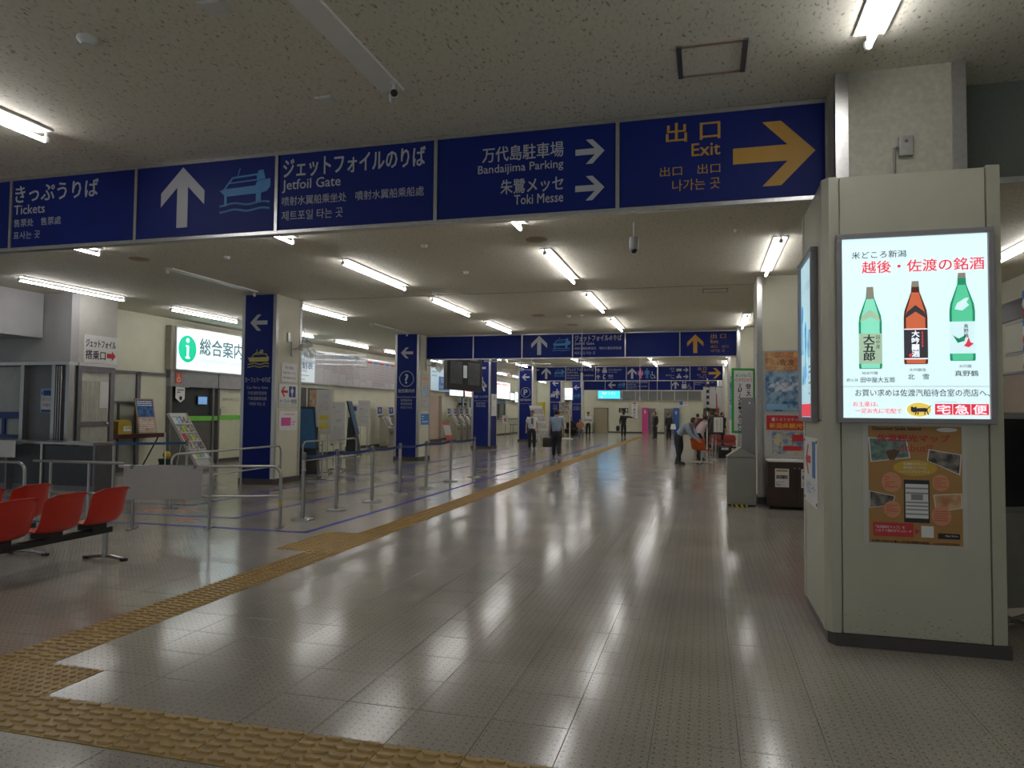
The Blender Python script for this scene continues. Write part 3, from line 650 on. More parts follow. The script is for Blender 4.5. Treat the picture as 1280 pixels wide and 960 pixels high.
# wall fans on the left columns
def wfan(loc, rz, label):
    t = thing('wall_fan', label, 'fan', loc, rz, 'wall fans on the left columns')
    part('bracket', MB().box(-.05, .05, 0, .03, -.16, .16).tube([(0, .02, 0), (0, .22, .02)], .022, 8), whitep, t)
    part('motor', MB().lathe([(.04, -.1), (.075, -.07), (.08, .05), (.05, .1)], (0, 0, 0), 12).xf(Matrix.Translation((0, .27, .04)) @ Matrix.Rotation(PI / 2 + .25, 4, 'X')), whitep, t, smooth=True)
    M = Matrix.Translation((0, .40, .0)) @ Matrix.Rotation(-PI / 2 + .3, 4, 'X')
    mb = MB()
    for s in (-1, 1):
        for r in (.08, .15, .21, .235): 
            zz = s * .07 * math.sqrt(max(0, 1 - (r / .24) ** 2)); mb.tube([(r * math.cos(a), r * math.sin(a), zz) for a in [2 * PI * i / 16 for i in range(17)]], .0035, 4, False)
        for k in range(12):
            a = k * PI / 6; mb.tube([(.03 * math.cos(a), .03 * math.sin(a), s * .072), (.15 * math.cos(a), .15 * math.sin(a), s * .055), (.235 * math.cos(a), .235 * math.sin(a), 0)], .003, 4, False)
    part('cage', mb.xf(M), steel, t)
    mb = MB()
    for k in range(3):
        a = k * 2 * PI / 3; mb.add([(.02, -.03, -.01), (.19, -.07, -.02), (.2, .05, .02), (.03, .03, .01)], [(0, 1, 2, 3), (3, 2, 1, 0)]); 
        for i in range(len(mb.v) - 4, len(mb.v)): mb.v[i] = tuple(Matrix.Rotation(a, 4, 'Z') @ Vector(mb.v[i]))
    part('blades', mb.xf(M), mat('fan_blade_grey', (.5, .55, .58), .3, noise=.05), t)
wfan((-8.87, 14.0, 2.95), -PI / 2, 'white caged wall fan on the ferry column side')
wfan((-8.87, 21.95, 3.1), -PI / 2, 'white caged wall fan on the question mark column, beside the monitors')

# ================================================================== near right column casing with light boxes
BX0, BX1, BY0, BY1, BZ = .82, 1.93, 5.42, 6.52, 3.29
bx = thing('column_casing', 'cream boxed casing round the near right column with backlit posters', 'casing', (1.37, 5.95, 0))
ch = .055
mb = MB().box(BX0 + .03, BX1 - .0, BY0 + .03, BY1, .09, BZ - .005); part('core', mb, creamb, bx, True)
def corner(x0, y0, x1, y1, cx):  # bevelled corner post
    return [(x0, y0), (x1, y0), (x1, y1), (x0, y1)]
part('corner_post', MB().prism([(BX0, BY0 + ch), (BX0 + ch * .7, BY0), (BX0 + .10, BY0), (BX0 + .10, BY0 + .05), (BX0 + .05, BY0 + .12), (BX0, BY0 + .12)], .09, BZ + .0), creamb, bx, True)
part('corner_post', MB().prism([(BX1 - .085, BY0), (BX1, BY0 + .015), (BX1 + .01, BY0 + .1), (BX1 - .085, BY0 + .05)], .09, BZ + .01), creamb, bx, True)
part('corner_post', MB().box(BX0, BX0 + .08, BY1 - .09, BY1 + .01, .09, BZ), creamb, bx, True)
mb = MB().box(BX0 + .112, BX1 - .095, BY0 + .006, BY0 + .04, 1.562, BZ - .004); part('front_panel', mb, creamb, bx, True, bevel=.002)
mb = MB().box(BX0 + .112, BX1 - .095, BY0 + .006, BY0 + .04, .09, 1.556); part('front_panel', mb, creamb, bx, True, bevel=.002)
mb = MB().box(BX0 + .004, BX0 + .04, BY0 + .13, BY1 - .095, 1.562, BZ - .004); part('side_panel', mb, creamb, bx, True, bevel=.002)
mb = MB().box(BX0 + .004, BX0 + .04, BY0 + .13, BY1 - .095, .09, 1.556); part('side_panel', mb, creamb, bx, True, bevel=.002)
part('plinth', MB().prism([(BX0 + .02, BY0 + .07), (BX0 + .06, BY0 - .004), (BX1 + .02, BY0 - .004), (BX1 + .02, BY1), (BX0 + .02, BY1)], 0, .088), baseb, bx, True)
sc = MB(); F = Face((BX0 + .112, BY0 + .0055, 0), (1, 0, 0))
for i in range(70):
    a = random.uniform(0, .9); b = .095 + abs(random.gauss(0, .07)); w_ = random.uniform(.003, .016); F.rect(sc, a, b, a + w_, b + random.uniform(.001, .004), 0, .0006)
part('scuff_marks', sc, mat('scuff_brown', (.12, .09, .06), .7, noise=.2), bx, True)['kind'] = 'stuff'
def lightbox(F, u0, v0, u1, v1, parent, fr=.035, panel=None, lab=None, name='light_box', depth=.05):
    f = MB()
    F.rect(f, u0, v0, u1, v0 + fr, 0, depth); F.rect(f, u0, v1 - fr, u1, v1, 0, depth); F.rect(f, u0, v0 + fr, u0 + fr, v1 - fr, 0, depth); F.rect(f, u1 - fr, v0 + fr, u1, v1 - fr, 0, depth)
    fo = part('light_box_frame', f, mat('mauve_grey_aluminium', (.27, .255, .27), .5, .0, noise=.06), parent, True, bevel=.004)
    p = MB(); F.rect(p, u0 + fr, v0 + fr, u1 - fr, v1 - fr, 0, depth * .5); return part('lit_poster', p, panel or lit_cool, parent, True)
lb = thing('backlit_sake_poster', 'backlit poster of three sake bottles on the near casing front', 'poster', (1.38, BY0, 1.6))
FB = Face((BX0 + .08, BY0 - .002, 1.545), (1, 0, 0))   # u from 0.90, v from 1.545
pn = lightbox(FB, .0, .0, .97, 1.32, lb)
w = .0275
def litm(n, c, s=.75): return mat(n, c, .5, emit=s)
L_black = litm('lit_black', (.03, .035, .04), .5); L_red = litm('lit_red', (.75, .05, .08), .7); L_grey = litm('lit_grey', (.2, .25, .28), .6)
mb = MB(); FB.text(mb, '米どころ新潟', .10, 1.145, .05, w, fitw=.345, bold=.005); part('lettering', mb, L_black, pn, True)
mb = MB(); FB.text(mb, '越後・佐渡の銘酒', .165, 1.04, .085, w, fitw=.75, bold=.012, res=3); part('lettering', mb, L_red, pn, True)
mb = MB(); FB.rect(mb, .036, .252, .934, .254, w, w + .001)
FB.text(mb, 'お買い求めは佐渡汽船待合室の売店へ、', .115, .185, .05, w, fitw=.82, bold=.004)
FB.text(mb, '純米吟醸', .16, .335, .022, w, fitw=.10); FB.text(mb, '君の井', .06, .285, .024, w, fitw=.075); FB.text(mb, '田中屋大五郎', .15, .28, .038, w, fitw=.215, bold=.006)
FB.text(mb, '大吟醸酒', .455, .355, .022, w, fitw=.10); FB.text(mb, '北　雪', .445, .300, .038, w, fitw=.13, bold=.006); FB.text(mb, '大吟醸', .755, .378, .022, w, fitw=.075); FB.text(mb, '真野鶴', .73, .322, .038, w, fitw=.14, bold=.006)
part('lettering', mb, L_black, pn, True)
mb = MB(); FB.text(mb, 'お土産は、', .10, .115, .034, w, fitw=.16, bold=.005); FB.text(mb, '一足お先に宅配で', .115, .068, .034, w, fitw=.29, bold=.005); part('lettering', mb, L_red, pn, True)
mb = MB(); FB.circle(mb, .51, .095, .075, w, w + .0008, 28, rb=.048); part('logo_oval', mb, litm('lit_yellow', (.85, .62, .12)), pn, True)
mb = MB(); w2 = w + .0012
FB.poly(mb, [(.49, .085), (.50, .105), (.55, .107), (.565, .10), (.56, .082), (.52, .08)], w2, w2 + .0006)
FB.poly(mb, [(.462, .083), (.46, .108), (.468, .12), (.474, .111), (.486, .111), (.494, .119), (.498, .10), (.495, .082), (.48, .075)], w2, w2 + .0006)
for x0, x1 in ((.497, .487), (.507, .503), (.548, .545), (.558, .568)): FB.stroke(mb, [(x0, .088), (x1, .062)], .007, w2, w2 + .0006)
FB.stroke(mb, [(.56, .1), (.575, .113), (.582, .122)], .005, w2, w2 + .0006)
part('cat_logo', mb, L_black, pn, True)
mb = MB()
for k in range(3): FB.rect(mb, .608 + k * .108, .062, .712 + k * .108, .135, w, w + .0008)
part('logo_tiles', mb, L_red, pn, True)
mb = MB()
for k, c in enumerate('宅急便'): FB.text(mb, c, .66 + k * .108, .068, .06, w + .0016, 'c', bold=.012, fitw=.078)
part('lettering', mb, litm('lit_white_print', (.9, .95, 1.0), .9), pn, True)
mb = MB(); FB.text(mb, 'クロネコヤマトの', .61, .141, .014, w, fitw=.13); part('lettering', mb, L_grey, pn, True)
def bottle(u, v, h, glassc, body2, nm):
    def o(pts, m, n, ww=w): mb = MB(); FB.poly(mb, pts, ww, ww + .0007); part(n, mb, m, pn, True)
    r = .074 * h / .58; H = h
    prof = [(r * .95, 0), (r, .02 * H), (r, .56 * H), (r * .93, .64 * H), (r * .62, .76 * H), (r * .36, .86 * H), (r * .30, .97 * H)]
    pts = [(u + a, v + b) for a, b in prof] + [(u - a, v + b) for a, b in prof[::-1]]
    o(pts, body2, 'bottle_outline')
    k = .80; o([(u + a * k, v + b * .985 + .008 * H) for a, b in prof[:-1]] + [(u - a * k, v + b * .985 + .008 * H) for a, b in prof[:-1][::-1]], glassc, 'bottle_glass', w + .0008)
    return r
gA = litm('lit_bottle_green', (.10, .62, .34), .75); gAd = litm('lit_bottle_dark_green', (.02, .32, .17), .6)
r1 = bottle(.214, .375, .575, litm('lit_pale_green', (.25, .78, .55), .8), gAd, 'a')
r2 = bottle(.497, .405, .575, litm('lit_amber', (.62, .14, .06), .75), litm('lit_dark_brown', (.12, .03, .02), .5), 'b')
r3 = bottle(.779, .425, .60, gA, gAd, 'c')
w3 = w + .0018
mb = MB(); FB.rect(mb, .214 - r1, .41, .214 + r1, .62, w3, w3 + .0005); FB.poly(mb, [(.150, .70), (.162, .745), (.215, .785), (.266, .745), (.278, .70), (.215, .735)], w3, w3 + .0005); part('bottle_label', mb, litm('lit_sage', (.42, .58, .42), .7), pn, True)
mb = MB(); FB.rect(mb, .497 - r2, .44, .497 + r2, .64, w3, w3 + .0005); FB.poly(mb, [(.434, .72), (.446, .765), (.497, .81), (.548, .765), (.56, .72), (.497, .765)], w3, w3 + .0005); part('bottle_label', mb, litm('lit_charcoal', (.05, .05, .06), .5), pn, True)
mb = MB(); FB.rect(mb, .779 - r3, .475, .779 + r3, .69, w3, w3 + .0005); FB.poly(mb, [(.735, .775), (.75, .815), (.80, .85), (.82, .85), (.805, .82), (.82, .80), (.78, .765)], w3, w3 + .0005); part('bottle_label', mb, litm('lit_pale_blue', (.66, .88, .92), .85), pn, True)
mb = MB(); FB.rect(mb, .192, .86, .236, .945, w3, w3 + .0005); FB.rect(mb, .475, .935, .519, .975, w3, w3 + .0005); FB.rect(mb, .756, .985, .802, 1.02, w3, w3 + .0005); part('bottle_cap', mb, litm('lit_pewter', (.3, .28, .22), .6), pn, True)
mb = MB(); w4 = w3 + .001
for i, c in enumerate('大五郎'): FB.text(mb, c, .205, .555 - i * .062, .058, w4, 'c', bold=.025, fitw=.07)
FB.vtext(mb, '田中屋', .262, .605, .026, .032, w4); FB.stroke(mb, [(.745, .57), (.765, .555), (.79, .56)], .004, w4, w4 + .0004)
part('lettering', mb, L_black, pn, True)
mb = MB(); FB.poly(mb, [(.785, .525), (.80, .545), (.815, .585), (.825, .55), (.845, .54), (.815, .515)], w4, w4 + .0004); FB.circle(mb, .465, .465, .012, w4, w4 + .0004, 10)
for i in range(5): FB.rect(mb, .532, .61 - i * .022, .541, .627 - i * .022, w4, w4 + .0004)
part('label_red_motif', mb, L_red, pn, True)
mb = MB(); FB.poly(mb, [(.72, .60), (.755, .575), (.80, .60), (.79, .56), (.75, .545)], w4, w4 + .0004); part('label_green_motif', mb, gAd, pn, True)
mb = MB()
for i, c in enumerate('大吟醸酒'): FB.text(mb, c, .495, .592 - i * .046, .042, w4, 'c', bold=.025, fitw=.046)
FB.rect(mb, .425, .642, .569, .648, w4, w4 + .0004); FB.rect(mb, .425, .438, .569, .446, w4, w4 + .0004)
part('lettering', mb, litm('lit_white_print', (.9, .95, 1.0), .9), pn, True)
mb = MB()
for i, c in enumerate('真野鶴'): FB.text(mb, c, .80, .645 - i * .032, .027, w4, 'c', bold=.01)
part('lettering', mb, L_black, pn, True)
# side light box
ls = thing('backlit_side_poster', 'backlit pale blue poster on the left side of the near casing', 'poster', (BX0, 6.1, 1.55))
FS = Face((BX0 + .003, 6.47, 1.545), (0, -1, 0))
ps = lightbox(FS, 0, 0, .76, 1.32, ls, panel=litm('lit_sky', (.55, .85, .95), .55))
mb = MB()
for (a, b, c, d) in ((.05, .55, .2, .95), (.25, .35, .36, .8), (.4, .5, .6, .72), (.1, .3, .3, .45)): FS.rect(mb, a, b, c, d, w, w + .001)
part('poster_photos', mb, soft_pic('lit_sea_photo', (.05, .3, .6), (.4, .7, .8), 7, .5), ps, True)
mb = MB(); FS.rect(mb, .06, .04, .7, .14, w, w + .001); part('red_strip', mb, L_red, ps, True)
mb = MB(); FS.text(mb, 'ようこそ佐渡へ', .1, 1.05, .07, w, fitw=.5); FS.bars(mb, .45, .68, .2, .45, 6, w); part('lettering', mb, L_grey, ps, True)
# parking notice on the side
nb = thing('side_notice', 'white notice with red arrow on the casing side below the backlit poster', 'notice', (BX0, 6.1, .9))
FN = Face((BX0 + .0035, 6.45, .89), (0, -1, 0)); mb = MB(); FN.rect(mb, 0, 0, .7, .53, 0, .006); np_ = part('board', mb, paper, nb, True)
mb = MB(); FN.rect(mb, .44, .22, .6, .5, .006, .007); FN.text(mb, '待合室コーナー', .1, .08, .1, .007, fitw=.5); part('blue_print', mb, blue_print, np_, True)
mb = MB(); arrow(FN, mb, .22, .35, .28, 'l', .006, .007); part('arrow', mb, red_print, np_, True)
mb = MB(); [FN.circle(mb, a, b, .012, .006, .012, 8) for a in (.03, .67) for b in (.03, .5)]; part('screws', mb, dsteel, np_, True)
# orange poster
op = thing('orange_map_poster', 'orange tourist map poster in clear sleeve on the near casing', 'poster', (1.39, BY0, .7))
FO = Face((1.10, BY0 + .005, .725), (1, 0, 0)); k = .58 / 640   # crop units
def ou(x): return (x - 80) * k
def ov(y): return (885 - y) * k * 1.10
mb = MB(); FO.rect(mb, -.035, -.02, .605, .86 * 1.0, 0, .001); part('clear_sleeve', mb, mat('sleeve_film', (.5, .5, .44), .15, noise=.03), op, True)
mb = MB(); FO.rect(mb, 0, 0, .575, ov(80), .001, .002); pp = part('sheet', mb, orange_paper, op, True)
def pol(nm, m, pts, ww=.0025): mb = MB(); FO.poly(mb, [(ou(x), ov(y)) for x, y in pts][::-1], ww, ww + .0004); return part(nm, mb, m, pp, True)
for i, (pts, m) in enumerate((([(80, 160), (345, 170), (370, 298), (95, 332)], pic_green), ([(492, 236), (712, 270), (700, 408), (482, 315)], pic_dark), ([(84, 530), (262, 562), (245, 625), (84, 650)], pic_dark), ([(520, 545), (710, 530), (712, 630), (538, 662)], pic_sun))):
    pol('photo_border', paper, pts); cx = sum(p[0] for p in pts) / 4; cy = sum(p[1] for p in pts) / 4
    pol('photo_print', m, [(cx + (x - cx) * .94, cy + (y - cy) * .92) for x, y in pts], .003)
mb = MB(); FO.circle(mb, ou(400), ov(367), 150 * k, .0032, .0036, 28, rb=52 * k * 1.13); part('speech_balloon', mb, mat('balloon_yellow', (.6, .38, .04), .5, noise=.03), pp, True)
mb = MB()
for x, y, r in ((238, 467, 68), (571, 463, 57), (241, 653, 58), (573, 686, 66)): FO.circle(mb, ou(x), ov(y), r * k, .0034, .0038, 24, rb=r * k * 1.1, cut=True)
part('pale_circles', mb, mat('salmon_print', (.62, .28, .15), .5, noise=.03), pp, True)
mb = MB(); FO.poly(mb, [(ou(225), ov(315)), (ou(262), ov(312)), (ou(300), ov(250)), (ou(255), ov(240)), (ou(205), ov(275))], .0033, .0036); FO.circle(mb, ou(235), ov(265), .03, .0034, .0038, 14, rb=.02); part('boat_print', mb, mat('boat_brown', (.12, .06, .03), .5, noise=.2), pp, True)
mb = MB(); FO.rect(mb, ou(322), ov(738), ou(495), ov(448), .0034, .0042); part('phone_print', mb, black, pp, True)
mb = MB(); FO.rect(mb, ou(332), ov(708), ou(486), ov(476), .0044, .005); part('phone_screen_print', mb, paper, pp, True)
mb = MB(); [FO.rect(mb, ou(334), ov(y + 10), ou(484), ov(y), .0051, .0053) for y in (500, 533, 596, 620, 645, 675)]; FO.rect(mb, ou(370), ov(585), ou(450), ov(545), .0051, .0053); part('phone_screen_marks', mb, grey_print, pp, True)
mb = MB(); FO.text(mb, 'Discover Sado Island', ou(112), ov(110), 27 * k, .0035, fitw=(440 - 112) * k, bold=.01); FO.rect(mb, ou(548), ov(840), ou(694), ov(803), .0034, .0038)
FO.text(mb, 'お問い合わせ●(一社)佐渡観光協会　tel.0259(27)5000', ou(100), ov(885), 24 * k, .0035, fitw=590 * k, bold=.012, res=1); part('lettering', mb, black_print, pp, True)
mb = MB(); FO.text(mb, '佐渡観光マップ', ou(140), ov(188), 55 * k, .0052, fitw=495 * k, bold=.02); FO.text(mb, 'debut!!', ou(290), ov(255), 55 * k, .0052, fitw=225 * k)
FO.rect(mb, ou(108), ov(838), ou(384), ov(745), .0034, .0038); FO.poly(mb, [(ou(396), ov(818)), (ou(428), ov(796)), (ou(396), ov(776))], .0034, .0038)
for x, y, r in ((238, 467, 68), (571, 463, 57), (241, 653, 58), (573, 686, 66)): FO.bars(mb, ou(x - r * .7), ou(x + r * .7), ov(y + r * .6), ov(y - r * .6), 5, .0045, .3)
part('red_print', mb, red_print, pp, True)
mb = MB(); FO.text(mb, '「佐渡観光マップ」を', ou(125), ov(785), 22 * k, .0045, fitw=200 * k, bold=.01); FO.text(mb, 'いますぐ無料ダウンロード', ou(125), ov(810), 22 * k, .0045, fitw=245 * k, bold=.01)
FO.rect(mb, ou(437), ov(835), ou(520), ov(758), .0034, .0038); FO.circle(mb, ou(617), ov(103), 70 * k, .0034, .0038, 20, rb=16 * k); FO.text(mb, 'App Store', ou(595), ov(826), 16 * k, .0045, fitw=85 * k); 
for i, s in enumerate(('佐渡観光がもっと', '便利観光アプリに', 'いよいよデビューだよ。')): FO.text(mb, s, ou(400), ov(348 + i * 26), 20 * k, .0045, 'c', fitw=(160 if i < 2 else 210) * k, bold=.01, res=1)
part('white_print', mb, paper, pp, True)
# conduit box on the upper column
cb = thing('junction_box', 'small grey electrical box with conduit on the near column top', 'electrical box', (1.385, 5.55, 3.4))
part('box_body', MB().box(1.34, 1.43, 5.51, 5.549, 3.44, 3.58), alu, cb, True, bevel=.004); part('conduit', MB().tube([(1.315, 5.535, 3.29), (1.315, 5.535, 3.50), (1.34, 5.535, 3.52)], .010, 6), alu, cb, True)
part('knockout', MB().tube([(1.385, 5.51, 3.54), (1.385, 5.506, 3.54)], .012, 10), dsteel, cb, True)

# folding partition right of the casing
pt = thing('folding_partition', 'black fabric folding screen with metal frame behind the casing', 'partition', (2.3, 6.1, 0))
A = (2.10, 6.42); B = (2.75, 6.75); C_ = (3.1, 6.2)
for (p, q) in ((A, B), (B, C_)):
    d = Vector((q[0] - p[0], q[1] - p[1], 0)); u = d.normalized(); F = Face((p[0], p[1], 0), u); L = d.length
    mb = MB(); F.rect(mb, .03, .88, L - .03, 1.58, -.01, .01); part('fabric_panel', mb, black, pt, True)
    mb = MB(); F.rect(mb, 0, .05, .03, 1.66, -.015, .015); F.rect(mb, L - .03, .05, L, 1.66, -.015, .015); F.rect(mb, 0, 1.58, L, 1.63, -.018, .018); F.rect(mb, 0, .84, L, .88, -.018, .018); part('panel_frame', mb, steel, pt, True)
    mb = MB(); F.rect(mb, .03, .08, L - .03, .84, -.005, .005); part('lower_panel', mb, mat('grey_partition', (.25, .24, .2), .5, noise=.1), pt, True)
part('base_bar', MB().tube([(2.02, 6.1, .03), (2.5, 6.6, .03)], .018, 8).tube([(2.05, 6.55, .03), (2.7, 6.0, .03)], .018, 8).tube([(2.08, 6.42, .18), (2.3, 6.2, .03)], .014, 8), steel, pt, True, True)

# ================================================================== second right column: poster, stand, cabinet, bin
t = thing('framed_sea_poster', 'framed sunset ship poster on the second right column', 'poster', (1.4, 13.5, 1.65))
F = Face((1.03, 13.485, 1.62), (1, 0, 0)); mb = MB(); F.rect(mb, 0, 0, .72, 1.12, 0, .03); part('frame', mb, alu, t, True, bevel=.004)
mb = MB(); F.rect(mb, .03, .03, .69, .75, .031, .033); part('print', mb, pic_sea, t, True); mb = MB(); F.rect(mb, .03, .75, .69, 1.09, .031, .033); part('sky_print', mb, pic_sun, t, True)
mb = MB(); F.poly(mb, [(.05, .42), (.1, .36), (.69, .42), (.69, .66), (.5, .66), (.35, .60), (.2, .56), (.1, .5)], .034, .035); part('ship_print', mb, soft_pic('print_ship', (.1, .2, .35), (.6, .65, .7), 14), t, True)
mb = MB(); F.text(mb, '佐渡', .27, .85, .11, .036, bold=.0); F.bars(mb, .2, .6, .99, 1.02, 1, .036); part('lettering', mb, black_print, t, True); mb = MB(); F.rect(mb, .05, .06, .4, .16, .034, .035); part('blue_strip', mb, sky_print, t, True)
t = thing('notice_strip', 'narrow cream notice holder on the second right column edge', 'notice holder', (.93, 13.6, 1.6)); part('holder', MB().box(.915, .94, 13.58, 13.95, 1.6, 2.7), whitep, t, True, bevel=.003)
t = thing('leaflet_display', 'white display panel with red header behind the brown cabinet', 'display', (1.38, 13.3, .9))
F = Face((1.03, 13.25, .83), (1, 0, 0)); mb = MB(); F.rect(mb, 0, 0, .9, .8, -.06, 0); part('leg', MB().box(1.05, 1.09, 13.26, 13.31, 0, .83), dsteel, t, True); part('leg', MB().box(1.86, 1.90, 13.26, 13.31, 0, .83), dsteel, t, True); part('back_panel', mb, soft_pic('mottled_white', (.42, .42, .40), (.55, .55, .53), 40), t, True)
mb = MB(); F.rect(mb, .03, .50, .9, .75, .001, .012); hd = part('red_header', mb, red_print, t, True)
mb = MB(); F.text(mb, 'うきうきぎっしり 新潟', .18, .655, .05, .014, fitw=.65, res=1); F.rect(mb, .12, .65, .165, .71, .013, .014); part('lettering', mb, paper, hd, True); mb = MB(); F.text(mb, '新潟県観光情報', .08, .525, .09, .014, fitw=.75, bold=.02, res=1); part('lettering', mb, mat('yellow_print', (.75, .5, .03), .5, noise=.03), hd, True)
mb = MB(); F.rect(mb, .12, .08, .8, .46, .001, .004); part('brochure', mb, pic_multi, t, True)
mb = MB(); F.rect(mb, .3, .14, .6, .22, .005, .007); F.rect(mb, .45, .3, .7, .42, .005, .007); part('brochure_inset', mb, red_print, t, True)
cbn = thing('leaflet_cabinet', 'dark brown two door cabinet with leaflets against the second right column', 'cabinet', (1.4, 13.0, 0))
part('body', MB().box(1.04, 1.95, 12.75, 13.18, .06, .80), brown, cbn, True, bevel=.005); part('top', MB().box(1.03, 1.96, 12.73, 13.19, .80, .83), paper, cbn, True, bevel=.003)
part('door', MB().box(1.05, 1.493, 12.735, 12.749, .09, .785), brown, cbn, True); part('door', MB().box(1.497, 1.94, 12.735, 12.749, .09, .785), brown, cbn, True)
for x in (1.46, 1.53): part('knob', MB().tube([(x, 12.735, .70), (x, 12.72, .70)], .012, 8), steel, cbn, True)
for x in (1.09, 1.9): part('caster', MB().tube([(x - .015, 12.8, .03), (x + .015, 12.8, .03)], .03, 10), black, cbn, True)
for x in (1.15, 1.56): 
    f = Face((x, 12.734, .38), (1, 0, 0)); mb = MB(); f.rect(mb, 0, 0, .22, .31, 0, .003); q = part('leaflet', mb, paper, cbn, True)
    mb = MB(); f.rect(mb, .02, .14, .2, .2, .003, .004); f.bars(mb, .02, .15, .02, .1, 4, .004); part('leaflet_photo', mb, pic_dark, q, True); mb = MB(); f.rect(mb, .02, .26, .2, .29, .003, .004); part('leaflet_title', mb, yel_print, q, True)
bn = thing('waste_bin_housing', 'grey pitched top cabinet with striped floor tape before the second right column', 'bin', (.62, 13.3, 0))
gm = mat('grey_green_metal', (.30, .31, .28), .45, .2, noise=.04); part('body', MB().box(.385, .865, 13.0, 13.42, .03, .845), gm, bn, True, bevel=.004)
part('pitched_top', MB().add([(.375, 12.99, .85), (.875, 12.99, .85), (.875, 13.43, .85), (.375, 13.43, .85), (.62, 12.99, 1.02), (.62, 13.43, 1.02)], [(0, 3, 2, 1), (0, 1, 4), (3, 5, 2), (0, 4, 5, 3), (1, 2, 5, 4)]), gm, bn, True)
part('plinth', MB().box(.40, .85, 13.01, 13.41, 0, .03), black, bn, True)
F = Face((.46, 12.985, 0), (1, 0, 0))
t = thing('hazard_tape', 'yellow and black hazard tape on the floor under the grey bin', 'tape', (.55, 12.93, 0)); mb = MB().box(.46, .72, 12.90, 12.985, .0005, .04); part('tape', mb, mat('hazard_yellow', (.6, .45, .03), .5, noise=.05), t, True)
mb = MB()
for kx in range(3): mb.add([(.49 + kx * .085, 12.8985, .0), (.53 + kx * .085, 12.8985, .0), (.51 + kx * .085, 12.8985, .041), (.47 + kx * .085, 12.8985, .041), (.49 + kx * .085, 12.984, .0412), (.53 + kx * .085, 12.984, .0412)], [(0, 1, 2, 3), (3, 2, 5, 4)])
part('black_stripe', mb, black, t, True)
# green framed hanging board, seen from its back (lettering reversed through the film)
gs = thing('green_framed_banner', 'green framed ticket card banner read from behind, lettering mirrored', 'banner', (.70, 14.0, 0))
F = Face((.50, 14.0, 1.24), (1, 0, -.02)); mb = MB(); F.rect(mb, 0, 0, .42, 1.22, 0, .03); gp = part('green_frame', mb, green_print, gs, True, bevel=.006)
mb = MB(); F.rect(mb, .045, .045, .385, 1.175, .031, .034); part('sheet', mb, paper, gs, True)
mb = MB(); F.text(mb, 'Suica', .07, 1.06, .07, .036, fitw=.28, mirror=True, res=1); part('lettering', mb, green_print, gs, True)
mb = MB(); F.text(mb, 'PASMO', .06, .97, .06, .036, fitw=.3, mirror=True, bold=.01, res=1); part('lettering', mb, pink_print, gs, True)
mb = MB(); F.vtext(mb, '使えます', .30, .93, .10, .125, .036, mirror=True, bold=.02); F.vtext(mb, 'Suica・PASMO', .15, .93, .075, .083, .036, mirror=True, bold=.01); part('lettering', mb, black_print, gs, True)
part('stand_pole', MB().tube([(.72, 14.03, .02), (.72, 14.03, 1.24)], .02, 8), alu, gs, True); part('base', MB().lathe([(.2, 0), (.2, .015), (.02, .03)], (.72, 14.03, 0), 16), dsteel, gs, True)
gb = thing('grey_upright_board', 'plain grey upright board between the green banner and column', 'board', (.8, 13.7, 0))
part('board', MB().box(.66, .90, 13.60, 13.63, .05, 1.90), mat('plain_grey_board', (.3, .3, .31), .4, .3, noise=.05), gb, True, bevel=.004); part('board_foot', MB().box(.62, .9, 13.48, 13.75, 0, .05), dsteel, gb, True); part('round_magnet', MB().tube([(.80, 13.60, 1.80), (.80, 13.592, 1.80)], .02, 10), paper, gb, True)

# ================================================================== LEFT SIDE: boarding booth and windows
struct('wall_front', MB().box(X0, -13.2, 12.3, 12.5, 2.60, ZC), greyw)
struct('wall_side', MB().box(-14.2, -13.2, 12.501, 13.54, 2.60, ZC), mat('pale_grey_wall', (.52, .51, .47), .6, noise=.04))
struct('trim_5', MB().box(-17.0, -13.95, 4.0, 12.28, 3.12, ZC), greyw)
struct('trim_6', MB().box(-17.0, -13.18, 12.26, 12.5, 2.53, 2.60).box(-13.24, -13.16, 12.501, 13.56, 2.53, 2.60), alu)
struct('wall_booth', MB().box(-17.0, -13.24, 12.42, 12.5, 0, 2.53), mat('dark_booth_panel', (.17, .17, .185), .3, noise=.06))
for i, x in enumerate((-15.9, -14.48, -13.62, -13.24)):
    struct('trim_%d' % (30 + i), MB().box(x - .05, x + .05, 12.28, 12.42, 0, 2.53), steel, bevel=.004)
bw = struct('window_2', MB().box(-15.84, -14.54, 12.40, 12.415, 1.0, 2.5), mat('pale_window_film', (.42, .45, .42), .3, noise=.06)); part('window_rail', MB().box(-15.84, -14.54, 12.36, 12.40, 1.35, 1.5).box(-15.84, -14.54, 12.36, 12.40, .93, 1.0), navy_print, bw)
part('window_post', MB().box(-15.1, -15.02, 12.35, 12.398, 1.0, 1.35), navy_print, bw)
nt = thing('camera_notice', 'blue and white surveillance camera notice on the booth panel', 'notice', (-13.95, 12.41, 1.5)); F = Face((-14.1, 12.415, 1.5), (1, 0, 0))
mb = MB(); F.rect(mb, 0, 0, .42, .52, 0, .004); q = part('sheet', mb, sky_print, nt, True); mb = MB(); F.rect(mb, .03, .07, .39, .35, .005, .006); part('white_area', mb, paper, q, True)
mb = MB(); F.text(mb, '防犯カメラ', .05, .24, .09, .007, fitw=.32, res=1); F.text(mb, '作動中', .05, .11, .09, .007, fitw=.3, res=1); part('red_lettering', mb, mat('purple_print', (.25, .06, .3), .5, noise=.03), q, True)
mb = MB(); F.poly(mb, [(.03, .46), (.07, .42), (.03, .38)][::-1], .005, .006); F.rect(mb, .08, .37, .3, .48, .005, .006); F.rect(mb, .03, .01, .39, .05, .005, .006); part('camera_symbol', mb, navy_print, q, True)
